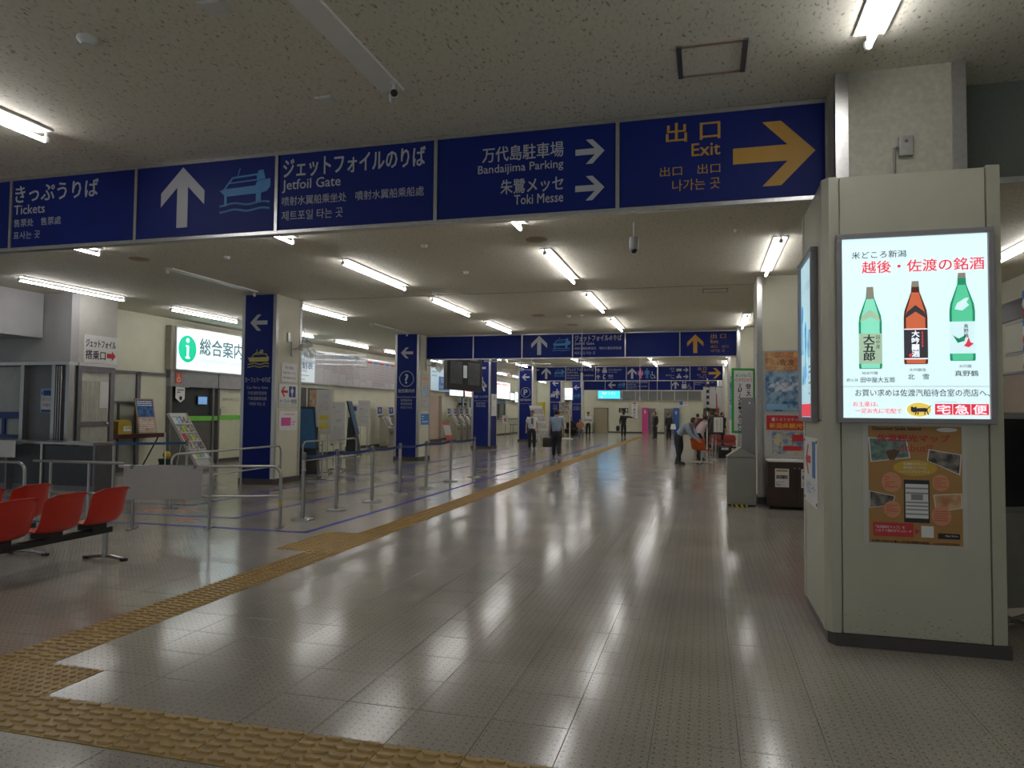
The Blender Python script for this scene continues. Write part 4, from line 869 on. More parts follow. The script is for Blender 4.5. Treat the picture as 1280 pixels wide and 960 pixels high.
# folding gate poles stored in the corner
gp = thing('folded_gate', 'folded grey gate leaf with vertical bars beside the booth corner', 'gate', (-13.42, 12.3, .9))
for x in (-13.52, -13.46, -13.40): part('bar', MB().tube([(x, 12.28, .9), (x, 12.28, 2.5)], .012, 8), steel, gp, True)
part('hinge_block', MB().box(-13.54, -13.38, 12.24, 12.29, .86, .90), dsteel, gp, True)
# side: glazed door with curtain
dr = struct('door_1', MB().box(-13.245, -13.225, 12.55, 13.45, .05, 2.5), curtain_m)
part('door_frame', MB().box(-13.24, -13.18, 12.5, 12.60, 0, 2.53).box(-13.24, -13.18, 13.38, 13.5, 0, 2.53).box(-13.24, -13.185, 12.6, 13.38, 2.40, 2.53).box(-13.24, -13.185, 12.6, 13.38, 1.18, 1.30).box(-13.24, -13.185, 12.6, 13.38, 0, .2), dsteel, dr)
mb = MB(); 
for i in range(18):
    y = 12.62 + i * .042; mb.tube([(-13.222, y, .25), (-13.222, y + random.uniform(-.008, .008), 2.2)], .017, 6)
part('curtain', mb, curtain_m, dr, smooth=True)
part('door_knob', MB().ball((-13.16, 13.30, 1.25), .03), steel, dr, smooth=True)
part('paper_notice', MB().box(-13.2, -13.195, 13.1, 13.34, 1.6, 2.2), paper, dr)
# window beyond the door
w2 = struct('window_3', MB().box(XL, XL + .02, 13.9, 15.2, .15, 2.52), mat('frosted_pane', (.42, .44, .38), .3, noise=.06))
part('window_frame', MB().box(XL, XL + .08, 13.56, 13.9, 0, 2.6).box(XL, XL + .07, 15.2, 15.32, 0, 2.56).box(XL, XL + .06, 13.9, 15.2, 1.72, 1.78).box(XL, XL + .06, 13.9, 15.2, 0, .15).box(XL, XL + .07, 13.9, 16.3, 2.5, 2.56).box(XL, XL + .05, 14.62, 14.68, .15, 1.72), dsteel, w2)
sh = thing('wall_shelf', 'dark red brown shelf under the frosted window', 'shelf', (-13.9, 14.8, 0)); part('shelf_board', MB().box(-14.13, -13.65, 13.95, 15.65, .86, .97), mat('dark_red_wood', (.075, .02, .018), .35, noise=.15), sh, True, bevel=.004)
part('leg', MB().tube([(-13.75, 15.55, .86), (-14.05, 15.3, .02)], .018, 6), black, sh, True); part('leg', MB().tube([(-13.75, 14.2, .86), (-14.05, 14.3, .02)], .018, 6), black, sh, True)
yb = thing('donation_box', 'yellow metal box with white label on the shelf', 'box', (-13.85, 14.4, .97)); part('body', MB().prism([(14.2, .97), (14.62, .97), (14.62, 1.22), (14.52, 1.32), (14.3, 1.32), (14.2, 1.28)], -14.0, -13.72).xf(Matrix(((0, 0, 1, 0), (1, 0, 0, 0), (0, 1, 0, 0), (0, 0, 0, 1)))), yellow_box, yb, True)
part('label', MB().box(-13.72, -13.715, 14.36, 14.6, 1.04, 1.16), paper, yb, True); F = Face((-13.714, 14.37, 1.07), (0, 1, 0)); mb = MB(); F.text(mb, 'ご意見箱', .01, .015, .06, .002, fitw=.2, res=1); part('lettering', mb, black_print, yb, True); part('slot', MB().box(-13.93, -13.8, 14.33, 14.55, 1.315, 1.325), black, yb, True)
ps_ = thing('leaning_poster', 'framed blue and orange poster leaning on the shelf', 'poster', (-13.85, 15.1, .97)); F = Face((-13.72, 14.86, .97), (0, 1, 0), (-.18, 0, 1))
mb = MB(); F.rect(mb, 0, 0, .62, .90, -.02, 0); part('frame', mb, mat('wood_frame', (.4, .27, .14), .5, noise=.1), ps_, True); mb = MB(); F.rect(mb, .03, .42, .59, .87, .001, .002); part('print', mb, soft_pic('print_night_sea', (.01, .03, .10), (.03, .14, .42), 9), ps_, True)
mb = MB(); F.rect(mb, .03, .03, .59, .42, .001, .002); part('lower_print', mb, soft_pic('print_orange', (.5, .25, .12), (.5, .45, .4), 9), ps_, True); mb = MB(); F.bars(mb, .06, .55, .7, .85, 3, .003, .5); F.bars(mb, .06, .55, .08, .36, 6, .003, .4); part('lettering', mb, paper, ps_, True)
# turnstile counter in front of the booth
ct = thing('inspection_counter', 'low dark grey panelled counter in front of the boarding booth', 'counter', (-13.5, 11.4, 0))
part('panel', MB().box(-12.66, -11.45, 11.25, 11.32, .08, .86), mat('charcoal_panel', (.045, .047, .055), .3, noise=.1), ct, True); part('panel', MB().box(-15.6, -12.70, 11.25, 11.32, .08, .86), dgrey, ct, True)
part('counter_top', MB().box(-15.6, -11.40, 11.2, 11.75, .88, .93), steel, ct, True, bevel=.004); part('post', MB().tube([(-12.68, 11.23, 0), (-12.68, 11.23, .88)], .025, 8), alu, ct, True); part('end_panel', MB().box(-11.45, -11.40, 11.25, 11.7, 0, .88), dsteel, ct, True)
part('kick_board', MB().box(-15.6, -11.45, 11.28, 11.7, 0, .08), dsteel, ct, True)
t = thing('white_panel_board', 'white board edge standing at the far left of the counter', 'board', (-13.5, 10.9, .6)); part('board', MB().box(-13.9, -13.05, 10.95, 10.98, .62, .95), paper, t, True); part('feet', MB().box(-13.8, -13.76, 10.9, 11.03, 0, .62).box(-13.2, -13.16, 10.9, 11.03, 0, .62), dsteel, t, True)
# white sign at the corner
js = thing('jetfoil_boarding_sign', 'white board with black handwriting style text and red arrow on the corner', 'sign', (-13.19, 12.9, 2.62)); F = Face((-13.19, 12.62, 2.61), (0, 1, 0))
mb = MB(); F.rect(mb, 0, 0, .92, .62, 0, .01); q = part('board', mb, paper, js, True); mb = MB(); F.text(mb, 'ジェットフォイル', .05, .35, .17, .012, fitw=.82, bold=.02); F.text(mb, '搭乗口', .05, .08, .2, .012, fitw=.54, bold=.02); part('lettering', mb, black_print, q, True)
mb = MB(); F.poly(mb, [(.63, .13), (.77, .13), (.77, .24), (.63, .24)], .011, .013); F.poly(mb, [(.77, .07), (.88, .185), (.77, .3)], .011, .013); part('red_arrow', mb, red_print, q, True)
# blue belt barrier by the booth
# information desk -----------------------------------------------------------
XI = -14.15
ib = thing('information_light_box', 'long backlit white sign with green letter i and 総合案内', 'sign', (-14.0, 18.3, 2.67))
F = Face((-13.98, 16.35, 2.66), (0, 1, 0)); mb = MB(); F.rect(mb, -.14, 0, 5.4, 1.22, -.2, -.02); part('casing', mb, mat('lightbox_side', (.30, .28, .23), .4, .3, noise=.06), ib, True)
mb = MB(); F.rect(mb, .05, .04, 5.55, 1.18, -.02, .0); q = part('lit_face', mb, litm('lit_info_white', (.76, .93, .95), 1.0), ib, True); mb = MB(); F.rect(mb, .0, .0, 5.6, .04, -.02, .012); F.rect(mb, 0, 1.18, 5.6, 1.22, -.02, .012); F.rect(mb, 0, .04, .05, 1.18, -.02, .012); part('rim', mb, alu, ib, True)
mb = MB(); F.circle(mb, .48, .62, .36, .001, .003, 32, rb=.38); part('green_disc', mb, litm('lit_green', (.0, .55, .30), .8), q, True)
mb = MB(); F.circle(mb, .48, .86, .065, .004, .005, 14); F.poly(mb, [(.41, .72), (.53, .72), (.53, .40), (.58, .40), (.58, .35), (.40, .35), (.40, .40), (.45, .40), (.45, .67), (.41, .67)], .004, .005); part('letter_i', mb, litm('lit_info_white2', (.9, 1, 1), 1.0), q, True)
mb = MB(); F.text(mb, '総合案内所', .98, .50, .48, .002, fitw=2.5, bold=.018); part('lettering', mb, litm('lit_dark_slate', (.10, .16, .20), .6), q, True); mb = MB(); F.text(mb, 'Information Desk', 1.0, .28, .16, .002, fitw=1.9); F.text(mb, '问讯处', 1.2, .12, .08, .002); part('lettering', mb, litm('lit_pale_grey', (.45, .58, .62), .7), q, True)
# desk front: stainless header, dark hatch, cream glazed doors with a green band
df = struct('trim_7', MB().box(XL, XL + .14, 16.3, 21.4, 2.22, 2.66), mat('brushed_header', (.33, .33, .33), .35, .7, noise=.1))
part('header_joint', MB().box(XL + .14, XL + .145, 18.28, 18.31, 2.22, 2.66), black, df)
for y in (16.35, 18.1, 18.35, 19.75, 21.3): part('mullion', MB().box(XL, XL + .13, y - .04, y + .04, 0, 2.22), dsteel, df)
w4_ = struct('window_4', MB().box(XL, XL + .03, 16.4, 18.06, 1.28, 2.22), glassy); part('counter_front', MB().box(XL, XL + .10, 16.4, 18.06, 0, 1.26), mat('dark_counter', (.10, .10, .085), .4, noise=.15), w4_)
part('green_band', MB().box(XL + .10, XL + .12, 16.4, 18.3, 1.26, 1.40), lime, w4_)
for i, (a_, b_) in enumerate(((18.39, 19.71), (19.79, 21.26))):
    d = struct('door_%d' % (2 + i), MB().box(XL, XL + .05, a_, b_, .12, 2.2), mat('lit_cream_pane', (.62, .63, .47), .25, noise=.04)); part('green_band', MB().box(XL + .05, XL + .056, a_, b_, 1.28, 1.42), lime, d)
    F = Face((XL + .058, a_, 0), (0, 1, 0)); mb = MB(); F.text(mb, '案内所入口' if i == 0 else 'ようこそ', .2, 1.85 if i == 0 else 1.31, .10 if i == 0 else .07, .002, fitw=.8, res=1); F.bars(mb, .1, .45, 1.48, 1.7, 3, .002, .2); part('lettering', mb, grey_print if i == 0 else green_print, d)
    part('door_handle', MB().box(XL + .05, XL + .08, a_ + .06, a_ + .13, 1.42, 1.62), dsteel, d)
mb = MB(); F = Face((XL + .058, 20.1, 1.55), (0, 1, 0)); t = thing('door_poster', 'poster with dark vehicle photo on the information desk door', 'poster', (XL + .06, 20.5, 1.55)); F.rect(mb, 0, 0, .8, .62, 0, .004); part('sheet', mb, paper, t, True)
mb = MB(); F.rect(mb, .03, .4, .77, .6, .004, .005); part('photo', mb, pic_dark, t, True); mb = MB(); F.bars(mb, .05, .75, .05, .36, 6, .005, .35); part('lettering', mb, mat('brown_print', (.3, .15, .1), .5, noise=.1), t, True)
t = thing('red_wall_notice', 'red notice with white ring beside the information hatch', 'notice', (-14.05, 16.6, 2.3)); F = Face((-14.05, 16.48, 2.30), (0, 1, 0)); mb = MB(); F.rect(mb, 0, 0, .22, .30, 0, .01); part('plate', mb, mat('orange_red_print', (.6, .10, .04), .5, noise=.03), t, True); mb = MB(); F.ring(mb, .11, .11, .045, .07, .011, .013); F.text(mb, '止', .11, .2, .07, .012, 'c'); part('symbol', mb, paper, t, True)
t = thing('monitor_in_hatch', 'small lit blue monitor inside the information hatch', 'monitor', (-14.1, 17.6, 1.7)); F = Face((-14.13, 17.45, 1.72), (0, 1, 0)); mb = MB(); F.rect(mb, 0, 0, .42, .26, 0, .03); q = part('housing', mb, black, t, True); mb = MB(); F.rect(mb, .02, .02, .4, .24, .031, .033); part('screen', mb, litm('lit_screen_blue', (.15, .32, .6), .6), q, True)
t = thing('pennant', 'white pennant with black emblem hanging in the information hatch', 'pennant', (-14.05, 16.8, 1.75)); F = Face((-14.06, 16.5, 1.78), (0, 1, 0)); mb = MB(); F.poly(mb, [(.0, .42), (.0, .12), (.2, 0), (.36, .1), (.36, .42)][::-1], 0, .006); part('cloth', mb, paper, t, True); mb = MB(); F.circle(mb, .2, .12, .06, .007, .009, 10); F.bars(mb, .05, .32, .25, .38, 2, .009); part('emblem', mb, black_print, t, True); part('rod', MB().tube([(-14.05, 16.48, 2.21), (-14.05, 17.0, 2.21)], .01, 6), steel, t, True)
part_ = thing('green_plant_pot', 'dark pot with yellow ball beside the brochure rack', 'pot', (-12.9, 14.9, 0)); part('pot', MB().lathe([(.13, 0), (.2, .36)], (-12.9, 14.9, 0), 14), mat('dark_green_pot', (.02, .05, .03), .4, noise=.1), part_, True, True); part('ball', MB().ball((-12.9, 14.9, .45), .1), mat('yellow_ball', (.6, .45, .02), .5, noise=.03), part_, True, True)
# brochure rack ---------------------------------------------------------------
br = thing('brochure_rack', 'leaning white brochure rack full of leaflets before the information desk', 'rack', (-12.6, 15.4, 0))
F = Face((-12.45, 15.35, .30), (-.1, 1, 0), (-.40, -.62, 1.35)); H = 1.36
mb = MB(); F.rect(mb, -.02, -.25, .68, H, -.05, -.03); F.rect(mb, -.03, -.28, 0, H, -.05, .03); F.rect(mb, .66, -.28, .69, H, -.05, .03); F.rect(mb, -.02, H - .1, .68, H, -.05, .0); part('frame', mb, whitep, br, True)
for r in range(5):
    mb = MB(); F.rect(mb, 0, .02 + r * .25, .66, .05 + r * .25, -.03, .05); part('shelf', mb, whitep, br, True)
    for c in range(4):
        h = random.uniform(.17, .22); mb = MB(); F.rect(mb, .015 + c * .16, .05 + r * .25, .155 + c * .16, .05 + r * .25 + h, -.02, .02)
        part('leaflet', mb, random.choice([pic_misc, paper, pic_multi, mat('lime_leaflet', (.4, .5, .08), .5, noise=.2), red_print, pic_dark, sky_print, pic_misc]), br, True)
part('rear_leg', MB().tube([(-13.0, 14.95, 1.0), (-12.6, 14.5, .01)], .012, 6), whitep, br, True); part('rear_leg', MB().tube([(-13.0, 15.6, 1.0), (-12.9, 15.2, .01)], .012, 6), whitep, br, True)

# bicycle-like stand silhouette behind the glass door
t = thing('curved_stand', 'thin black curved stand by the information desk door', 'stand', (-13.4, 20.9, 0)); part('stem', MB().tube([(-13.4, 20.75, 1.05), (-13.4, 20.95, 1.08), (-13.4, 21.05, .9), (-13.4, 20.75, .6), (-13.4, 20.75, .35), (-13.4, 21.0, .05)], .015, 6), black, t, True, True); part('base', MB().box(-13.5, -13.3, 20.75, 21.1, 0, .04), black, t, True)

# column 1 side notices --------------------------------------------------------
def notice(name, label, face, w_, h_, m, items, cat='notice', t_=.006):
    t = thing(name, label, cat, tuple(face.o)); mb = MB(); face.rect(mb, 0, 0, w_, h_, 0, t_); p = part('sheet', mb, m, t, True)
    for nm, mm, fn in items: mb = MB(); fn(face, mb); part(nm, mb, mm, p, True)
    return t
SX = -8.868
notice('fare_notice', 'white printed notice, topmost on the ferry column side', Face((SX, 13.60, 2.21), (0, 1, 0)), .60, .42, paper, [('lettering', black_print, lambda F, m: (F.text(m, '本日の乗船口', .12, .29, .06, .008, fitw=.36, res=1), F.text(m, '佐渡汽船 のりば', .05, .18, .05, .008, fitw=.5, res=1), F.text(m, '待合室案内 受付', .05, .07, .05, .008, fitw=.5, res=1)))])
notice('ferry_direction_notice', 'cream notice with red left arrow and passenger symbol on the ferry column side', Face((SX, 13.52, 1.66), (0, 1, 0)), .72, .50, paper, [('lettering', black_print, lambda F, m: (F.text(m, 'カーフェリー待合室', .03, .08, .10, .008, fitw=.66, bold=.01, res=1), F.text(m, 'Waiting Room for Car Ferry', .06, .03, .03, .008, fitw=.6, res=1))), ('red_arrow', red_print, lambda F, m: arrow(F, m, .2, .34, .26, 'l', .006, .008)), ('blue_square', navy_print, lambda F, m: F.rect(m, .38, .22, .64, .46, .006, .008)), ('figure', paper, lambda F, m: person_picto(F, m, .5, .24, .2, False, .008, .01))])
notice('pink_notice', 'white sheet with bright pink block on the ferry column side', Face((SX, 13.54, 1.15), (0, 1, 0)), .70, .42, paper, [('pink_block', mat('magenta_print', (.6, .08, .35), .5, noise=.05), lambda F, m: F.rect(m, .08, .1, .45, .28, .006, .008)), ('lettering', pink_print, lambda F, m: (F.bars(m, .2, .6, .33, .37, 1, .008), F.bars(m, .5, .64, .1, .26, 3, .008)))])
t = thing('wall_bracket', 'small grey bracket on the ferry column side above the notices', 'bracket', (SX, 13.9, 3.15)); part('plate', MB().box(SX, SX + .02, 13.8, 13.9, 3.1, 3.3), alu, t, True)
# timetable board ---------------------------------------------------------------
tt = thing('timetable_board', 'long white timetable board with many ruled columns on the left wall', 'timetable', (-14.05, 27, 2.62))
F = Face((-14.05, 21.9, 2.60), (0, 1, 0)); mb = MB(); F.rect(mb, 0, 0, 9.6, 1.2, -.1, 0); F.rect(mb, 0, 1.2, 9.6, 1.24, -.1, .02); F.rect(mb, 0, -.03, 9.6, 0, -.1, .02); part('backing', mb, alu, tt, True)
mb = MB(); F.rect(mb, .02, .02, 1.8, 1.18, .001, .01); q = part('title_panel', mb, litm('lit_timetable_white', (.62, .70, .74), .45), tt, True)
mb = MB(); F.text(mb, '時刻表', .55, .50, .26, .012, fitw=1.1, bold=.02); F.text(mb, 'Time Table', .8, .40, .07, .012); F.bars(mb, .55, 1.4, .08, .3, 3, .012, .25); F.text(mb, '佐渡汽船', .6, .95, .12, .012, fitw=.7, res=1); part('lettering', mb, navy_print, q, True)
for i in range(13):
    a_ = 1.82 + i * .6; h = [.55, .5, .42, .38, .2, .25, .15, .25, .03, .03, .2, .2, .03][i]
    mb = MB(); F.rect(mb, a_ + .01, .02, a_ + .59, 1.18, .001, .008); q = part('timetable_column', mb, mat('timetable_white', (.50, .49, .50), .5, noise=.04), tt, True)
    mb = MB(); F.bars(mb, a_ + .05, a_ + .55, h + .05, 1.0, 12, .010, .28, False); part('print_rows', mb, mat('mauve_print', (.27, .18, .23), .5, noise=.2), q, True)
    if i > 6: mb = MB(); F.rect(mb, a_ + .05, 1.05, a_ + .55, 1.13, .009, .0105); part('heading', mb, red_print if i % 2 else blue_print, q, True)
# clear hanging sign with blue print
cs = thing('hanging_acrylic_sign', 'clear hanging sign panel with pale blue lettering on two thin rods', 'sign', (-11.3, 19.5, 3.0))
F = Face((-11.9, 18.6, 2.98), (.52, .85, 0)); 
mb = MB(); F.rect(mb, 0, 0, 2.7, .42, 0, .012); part('acrylic_panel', mb, glass, cs, True); mb = MB(); F.text(mb, 'きっぷうりば 乗船券', .2, .22, .14, .014, fitw=2.2, res=1); F.text(mb, 'Tickets', .4, .06, .1, .014, res=1); part('lettering', mb, sky_print, cs, True)
for u_ in (.5, 2.3): p_ = F.p(u_, 0); part('rod', MB().tube([(p_.x, p_.y, 2.75), (p_.x, p_.y, ZC)], .008, 6), whitep, cs, True)
# poster door and white cupboards under the timetable
d = struct('door_4', MB().box(XL, XL + .06, 22.1, 25.2, .5, 2.42), dgrey); part('door_frame', MB().box(XL, XL + .09, 22.0, 25.3, 2.42, 2.60).box(XL, XL + .09, 25.2, 25.3, 0, 2.42).box(XL, XL + .08, 23.3, 23.36, .5, 2.42).box(XL, XL + .08, 24.95, 25.2, .5, 2.42), creamb, d)
notice('wall_poster', 'dark poster with pale figure and red heading behind the sign boards', Face((XL + .07, 23.5, .9), (0, 1, 0)), 1.3, 1.45, soft_pic('print_brown_poster', (.16, .11, .05), (.35, .27, .15), 5), [('heading', red_print, lambda F, m: F.text(m, '佐渡祭', .25, 1.15, .22, .008, fitw=.8, res=1)), ('figure', soft_pic('print_figure', (.1, .2, .35), (.5, .5, .45), 6), lambda F, m: F.poly(m, [(.45, .1), (.85, .1), (.9, .6), (.8, 1.05), (.5, 1.05), (.4, .6)], .006, .008)), ('blue_foot', navy_print, lambda F, m: F.rect(m, 0, 0, 1.3, .15, .006, .008))], 'poster')
cu = thing('white_cupboard', 'low cream cupboard with dark handles behind the ferry column', 'cupboard', (-13.9, 23.7, 0)); part('body', MB().box(-14.15, -13.55, 22.2, 25.2, .05, .9), creamb, cu, True, bevel=.005)
for k_ in range(4): part('door', MB().box(-13.549, -13.535, 22.23 + k_ * .74, 22.94 + k_ * .74, .08, .87), creamb, cu, True); part('handle', MB().box(-13.535, -13.51, 22.6 + k_ * .74, 22.75 + k_ * .74, .3, .33), black, cu, True)

# ticket machines -----------------------------------------------------------------
def kiosk(y, label, group, x=-13.75):
    t = thing('ticket_machine', label, 'ticket machine', (x, y, 0), 0, group)
    kb = mat('kiosk_grey', (.40, .38, .32), .35, .3, noise=.05)
    prof = [(0, .0), (.42, 0), (.42, .86), (.40, .88), (.12, 1.33), (0, 1.33)]
    mb = MB().prism(prof, -.33, .33).xf(Matrix(((1, 0, 0, 0), (0, 0, 1, 0), (0, 1, 0, 0), (0, 0, 0, 1)))); part('cabinet', mb, kb, t)
    F = Face((.405, -.3, .885), (0, 1, 0), (-.28, 0, .45)); mb = MB(); F.rect(mb, .06, .04, .30, .5, .001, .015); part('screen', mb, screen_dark, t); mb = MB(); F.rect(mb, .36, .08, .54, .42, .001, .02); part('coin_panel', mb, steel, t)
    mb = MB(); F.rect(mb, .38, .0, .5, .07, .001, .03); part('slot', mb, black, t)
    part('lower_door', MB().box(.42, .43, -.29, .29, .05, .82), mat('kiosk_door', (.27, .25, .20), .3, .4, noise=.05), t); part('tray', MB().box(.43, .46, -.1, .16, .54, .70), dsteel, t); part('lock', MB().tube([(.43, -.2, .66), (.45, -.2, .66)], .02, 8), black, t)
    part('kick_plate', MB().box(0, .40, -.33, .33, -.0, .05), steel, t)
    part('header_post', MB().box(-.2, 0, -.05, .05, 1.30, 1.40), dsteel, t); part('header_panel', MB().box(-.2, -.16, -.26, .26, 1.36, 1.80), whitep, t); part('blue_card', MB().box(-.16, -.15, -.21, .21, 1.46, 1.76), navy_print, t)
    F = Face((-.149, -.12, 1.52), (0, 1, 0)); mb = MB(); F.text(mb, '券', .02, .02, .16, .001, res=1); part('lettering', mb, paper, t)
    return t
for i_, y in enumerate((29.0, 30.2, 31.4)): kiosk(y, ['grey ticket machine nearest the sign boards', 'grey ticket machine just left of the question mark column', 'grey ticket machine mostly behind the question mark column'][i_], 'nearer ticket machines')
for i_, y in enumerate((37.9, 38.95, 40.0, 41.05, 42.1)): kiosk(y, 'grey ticket machine in the far row, %s from the leaflet stand' % ords[i_].replace('nearest', 'first'), 'far ticket machines')
for i_, y in enumerate((28.4, 29.6, 30.8)):
    t = thing('dark_wall_slot', 'dark vertical wall slot %s of the nearer ticket machines' % ['left', 'between the first and second', 'between the second and third'][i_], 'wall slot', (XL, y, 1.6)); part('slot', MB().box(XL, XL + .05, y - .13, y + .13, 1.36, 1.8), mat('slot_brown', (.06, .045, .03), .5, noise=.1), t, True)
# lit boards and blue poster between columns 2 and 3
def litboard(name, label, face, w_, h_, col, fn, s=1.0, frame=alu, lm=L_grey, cat='sign', dp=.248):
    t = thing(name, label, cat, tuple(face.o)); mb = MB(); face.rect(mb, -.04, -.04, w_ + .04, h_ + .04, -dp, 0); part('casing', mb, frame, t, True)
    mb = MB(); face.rect(mb, 0, 0, w_, h_, .0, .01); q = part('lit_face', mb, litm('lit_face_%02d%02d%02d_%d' % (col[0] * 99, col[1] * 99, col[2] * 99, s * 10), col, s), t, True)
    if fn: mb = MB(); fn(face, mb); part('lettering', mb, lm, q, True)
    return t
litboard('blue_ticket_poster', 'blue and white poster board with white lettering behind the hanging monitors', Face((-13.95, 35.1, 2.72), (0, 1, 0)), 2.9, 1.15, (.45, .6, .7), lambda F, m: F.bars(m, .2, .9, .7, 1.1, 2, .012), .3)
notice('blue_poster_sheet', 'blue poster sheet with white lettering under the hanging monitors', Face((-13.93, 36.3, 2.75), (0, 1, 0)), 1.7, .75, blue_print, [('backing', blue_print, lambda F, m: F.rect(m, .02, .02, 1.68, .73, -.2, 0)), ('lettering', paper, lambda F, m: (F.text(m, '佐渡へ', .3, .4, .28, .008, res=1), F.text(m, 'わくわくクーポン', .1, .08, .22, .008, fitw=1.5, bold=.02, res=1)))], 'poster')
litboard('fare_light_box', 'bright white backlit board below the hanging monitors', Face((-13.95, 38.1, 2.52), (0, 1, 0)), 2.3, .78, (.9, .95, 1), lambda F, m: F.bars(m, .2, 2.1, .1, .3, 2, .012, .2), 1.2)
litboard('fare_light_box', 'bright white and red backlit board beside the walking figure column', Face((-13.95, 40.8, 2.52), (0, 1, 0)), 2.2, .78, (.95, .85, .82), lambda F, m: F.bars(m, .2, 2.0, .1, .65, 4, .012, .3), 1.0, lm=L_red)
litboard('timetable_light_box', 'tall backlit white board with red heading right of the walking figure column', Face((-13.95, 47.4, 2.55), (0, 1, 0)), 3.6, 1.15, (.95, .93, .97), lambda F, m: (F.bars(m, .2, 3.4, .9, 1.1, 1, .012, .8), F.bars(m, .5, 3.2, .1, .85, 7, .012, .12)), 1.3, lm=litm('lit_soft_red', (.8, .3, .3), .8))
for i_, (y, z, w_, h_) in enumerate(((51.2, 2.5, 1.2, .5), (52.6, 2.35, 1.5, .75), (55.0, 2.9, 2.0, .9))): litboard('wall_light_box', ['small', 'middle', 'last'][i_] + ' white and pale green backlit board on the far left wall', Face((-13.95, y, z), (0, 1, 0)), w_, h_, (.85, .98, .95), lambda F, m, w_=w_: F.bars(m, .2, w_ - .2, .1, .25, 1, .012, .5), 1.1, lm=litm('lit_teal', (.05, .5, .4), .6))
litboard('wall_light_box', 'backlit map board on the third wall section behind the ship panel column', Face((-10.3, 52.2, 2.55), (1, 0, 0)), .85, .85, (.85, .95, .95), lambda F, m: (F.bars(m, .1, .75, .1, .3, 2, .012, .4), arrow(F, m, .4, .5, .4, 'l')), 1.0)
# pair of small monitors
def monitor(parent, F, u0, v0, w_, h_, m=None):
    mb = MB(); F.rect(mb, u0, v0, u0 + w_, v0 + h_, -.06, .0); q = part('monitor_housing', mb, black, parent, True); mb = MB(); F.rect(mb, u0 + .04, v0 + .04, u0 + w_ - .04, v0 + h_ - .04, .001, .004); part('screen', mb, m or screen_dark, q, True)
t = thing('twin_wall_monitors', 'pair of small blue grey monitors above the far ticket machines', 'monitor', (-13.7, 40.4, 1.85)); scr = litm('lit_dull_blue', (.10, .17, .25), .35)
for k_ in range(2): monitor(t, Face((-13.6, 39.3 + k_ * 1.5, 1.84), (-.25, 1, 0)), 0, 0, 1.35, .55, scr)
part('wall_arm', MB().box(-14.2, -13.75, 40.3, 40.5, 2.0, 2.1), black, t, True)
# hanging departure monitors
t = thing('hanging_departure_monitors', 'black twin screen departure board hanging behind the second sign band', 'monitor', (-8.4, 24.3, 2.42))
F = Face((-8.86, 23.9, 2.40), (1.0, .85, -.08)); mb = MB(); F.rect(mb, 0, 0, 1.36, 1.35, -.35, 0); part('housing', mb, black, t, True)
for u_ in (.12, .80): mb = MB(); F.rect(mb, u_, .22, u_ + .46, 1.02, .001, .012); part('screen', mb, screen_dark, t, True)
mb = MB(); F.rect(mb, .62, .45, .76, .9, .001, .012); q = part('centre_label', mb, litm('lit_label', (.4, .45, .42), .35), t, True); mb = MB(); F.text(mb, 'のりば', .18, 1.1, .13, .006, fitw=.3, bold=.01, res=1); F.text(mb, 'ご案内', .86, 1.1, .13, .006, fitw=.3, bold=.01, res=1); F.bars(mb, .6, .78, 1.13, 1.2, 1, .006); part('lettering', mb, paper, t, True)
for u_ in (.3, 1.0): p_ = F.p(u_, 1.35, -.2); part('hanger', MB().tube([(p_.x, p_.y, p_.z - .02), (p_.x, p_.y, ZC)], .025, 8), black, t, True)
# column 2 notices
notice('tall_notice', 'tall framed timetable notice on the question mark column side', Face((SX, 21.52, 1.60), (0, 1, 0)), .66, 1.24, mat('grey_paper', (.45, .44, .42), .5, noise=.08), [('heading', mat('orange_print', (.6, .25, .06), .5, noise=.03), lambda F, m: F.rect(m, .1, 1.0, .55, 1.1, .006, .008)), ('print', grey_print, lambda F, m: F.bars(m, .06, .6, .1, .95, 12, .008, .3)), ('blue_block', sky_print, lambda F, m: F.rect(m, .15, .55, .45, .75, .008, .009))])
notice('blue_column_notice', 'blue notice with white lines low on the question mark column side', Face((SX, 21.54, 1.15), (0, 1, 0)), .68, .36, blue_print, [('lettering', paper, lambda F, m: F.bars(m, .06, .6, .06, .32, 3, .008, .35))])
notice('white_column_notice', 'white notice on the blue side of the walking figure column', Face((-8.858, 29.4, 1.42), (0, 1, 0)), .75, .95, paper, [('print', grey_print, lambda F, m: (F.bars(m, .3, .6, .7, .85, 2, .008, .6), F.bars(m, .1, .5, .2, .4, 3, .008, .25)))])
# tan board and cabinet, red leaflet stand
t = thing('tan_partition', 'tan partition board with dark base beside the question mark column', 'partition', (-13.5, 34.4, 0)); part('board', MB().box(-13.9, -13.45, 33.9, 35.1, .15, 2.42), mat('pinkish_tan', (.42, .32, .25), .5, noise=.04), t, True); part('end_board', MB().box(-13.9, -13.44, 35.12, 35.5, .1, 2.42), mat('brown_tan', (.25, .18, .14), .5, noise=.05), t, True); part('base', MB().box(-13.9, -13.43, 33.9, 35.5, 0, .15), brown, t, True)
t = thing('red_leaflet_stand', 'small leaning red and white stand before the far ticket machines', 'stand', (-13.2, 36, 0)); F = Face((-13.3, 35.9, .03), (1, .3, 0), (-.25, 0, 1)); mb = MB(); F.rect(mb, 0, 0, .36, 1.0, 0, .02); part('board', mb, paper, t, True); mb = MB(); F.rect(mb, 0, .86, .36, 1.0, .021, .024); F.rect(mb, 0, 0, .36, .3, .021, .024); part('red_blocks', mb, mat('coral_print', (.6, .12, .08), .5, noise=.04), t, True); part('rear_leg', MB().tube([(-13.4, 36.05, .9), (-13.2, 36.35, .01)], .012, 6), dsteel, t, True)

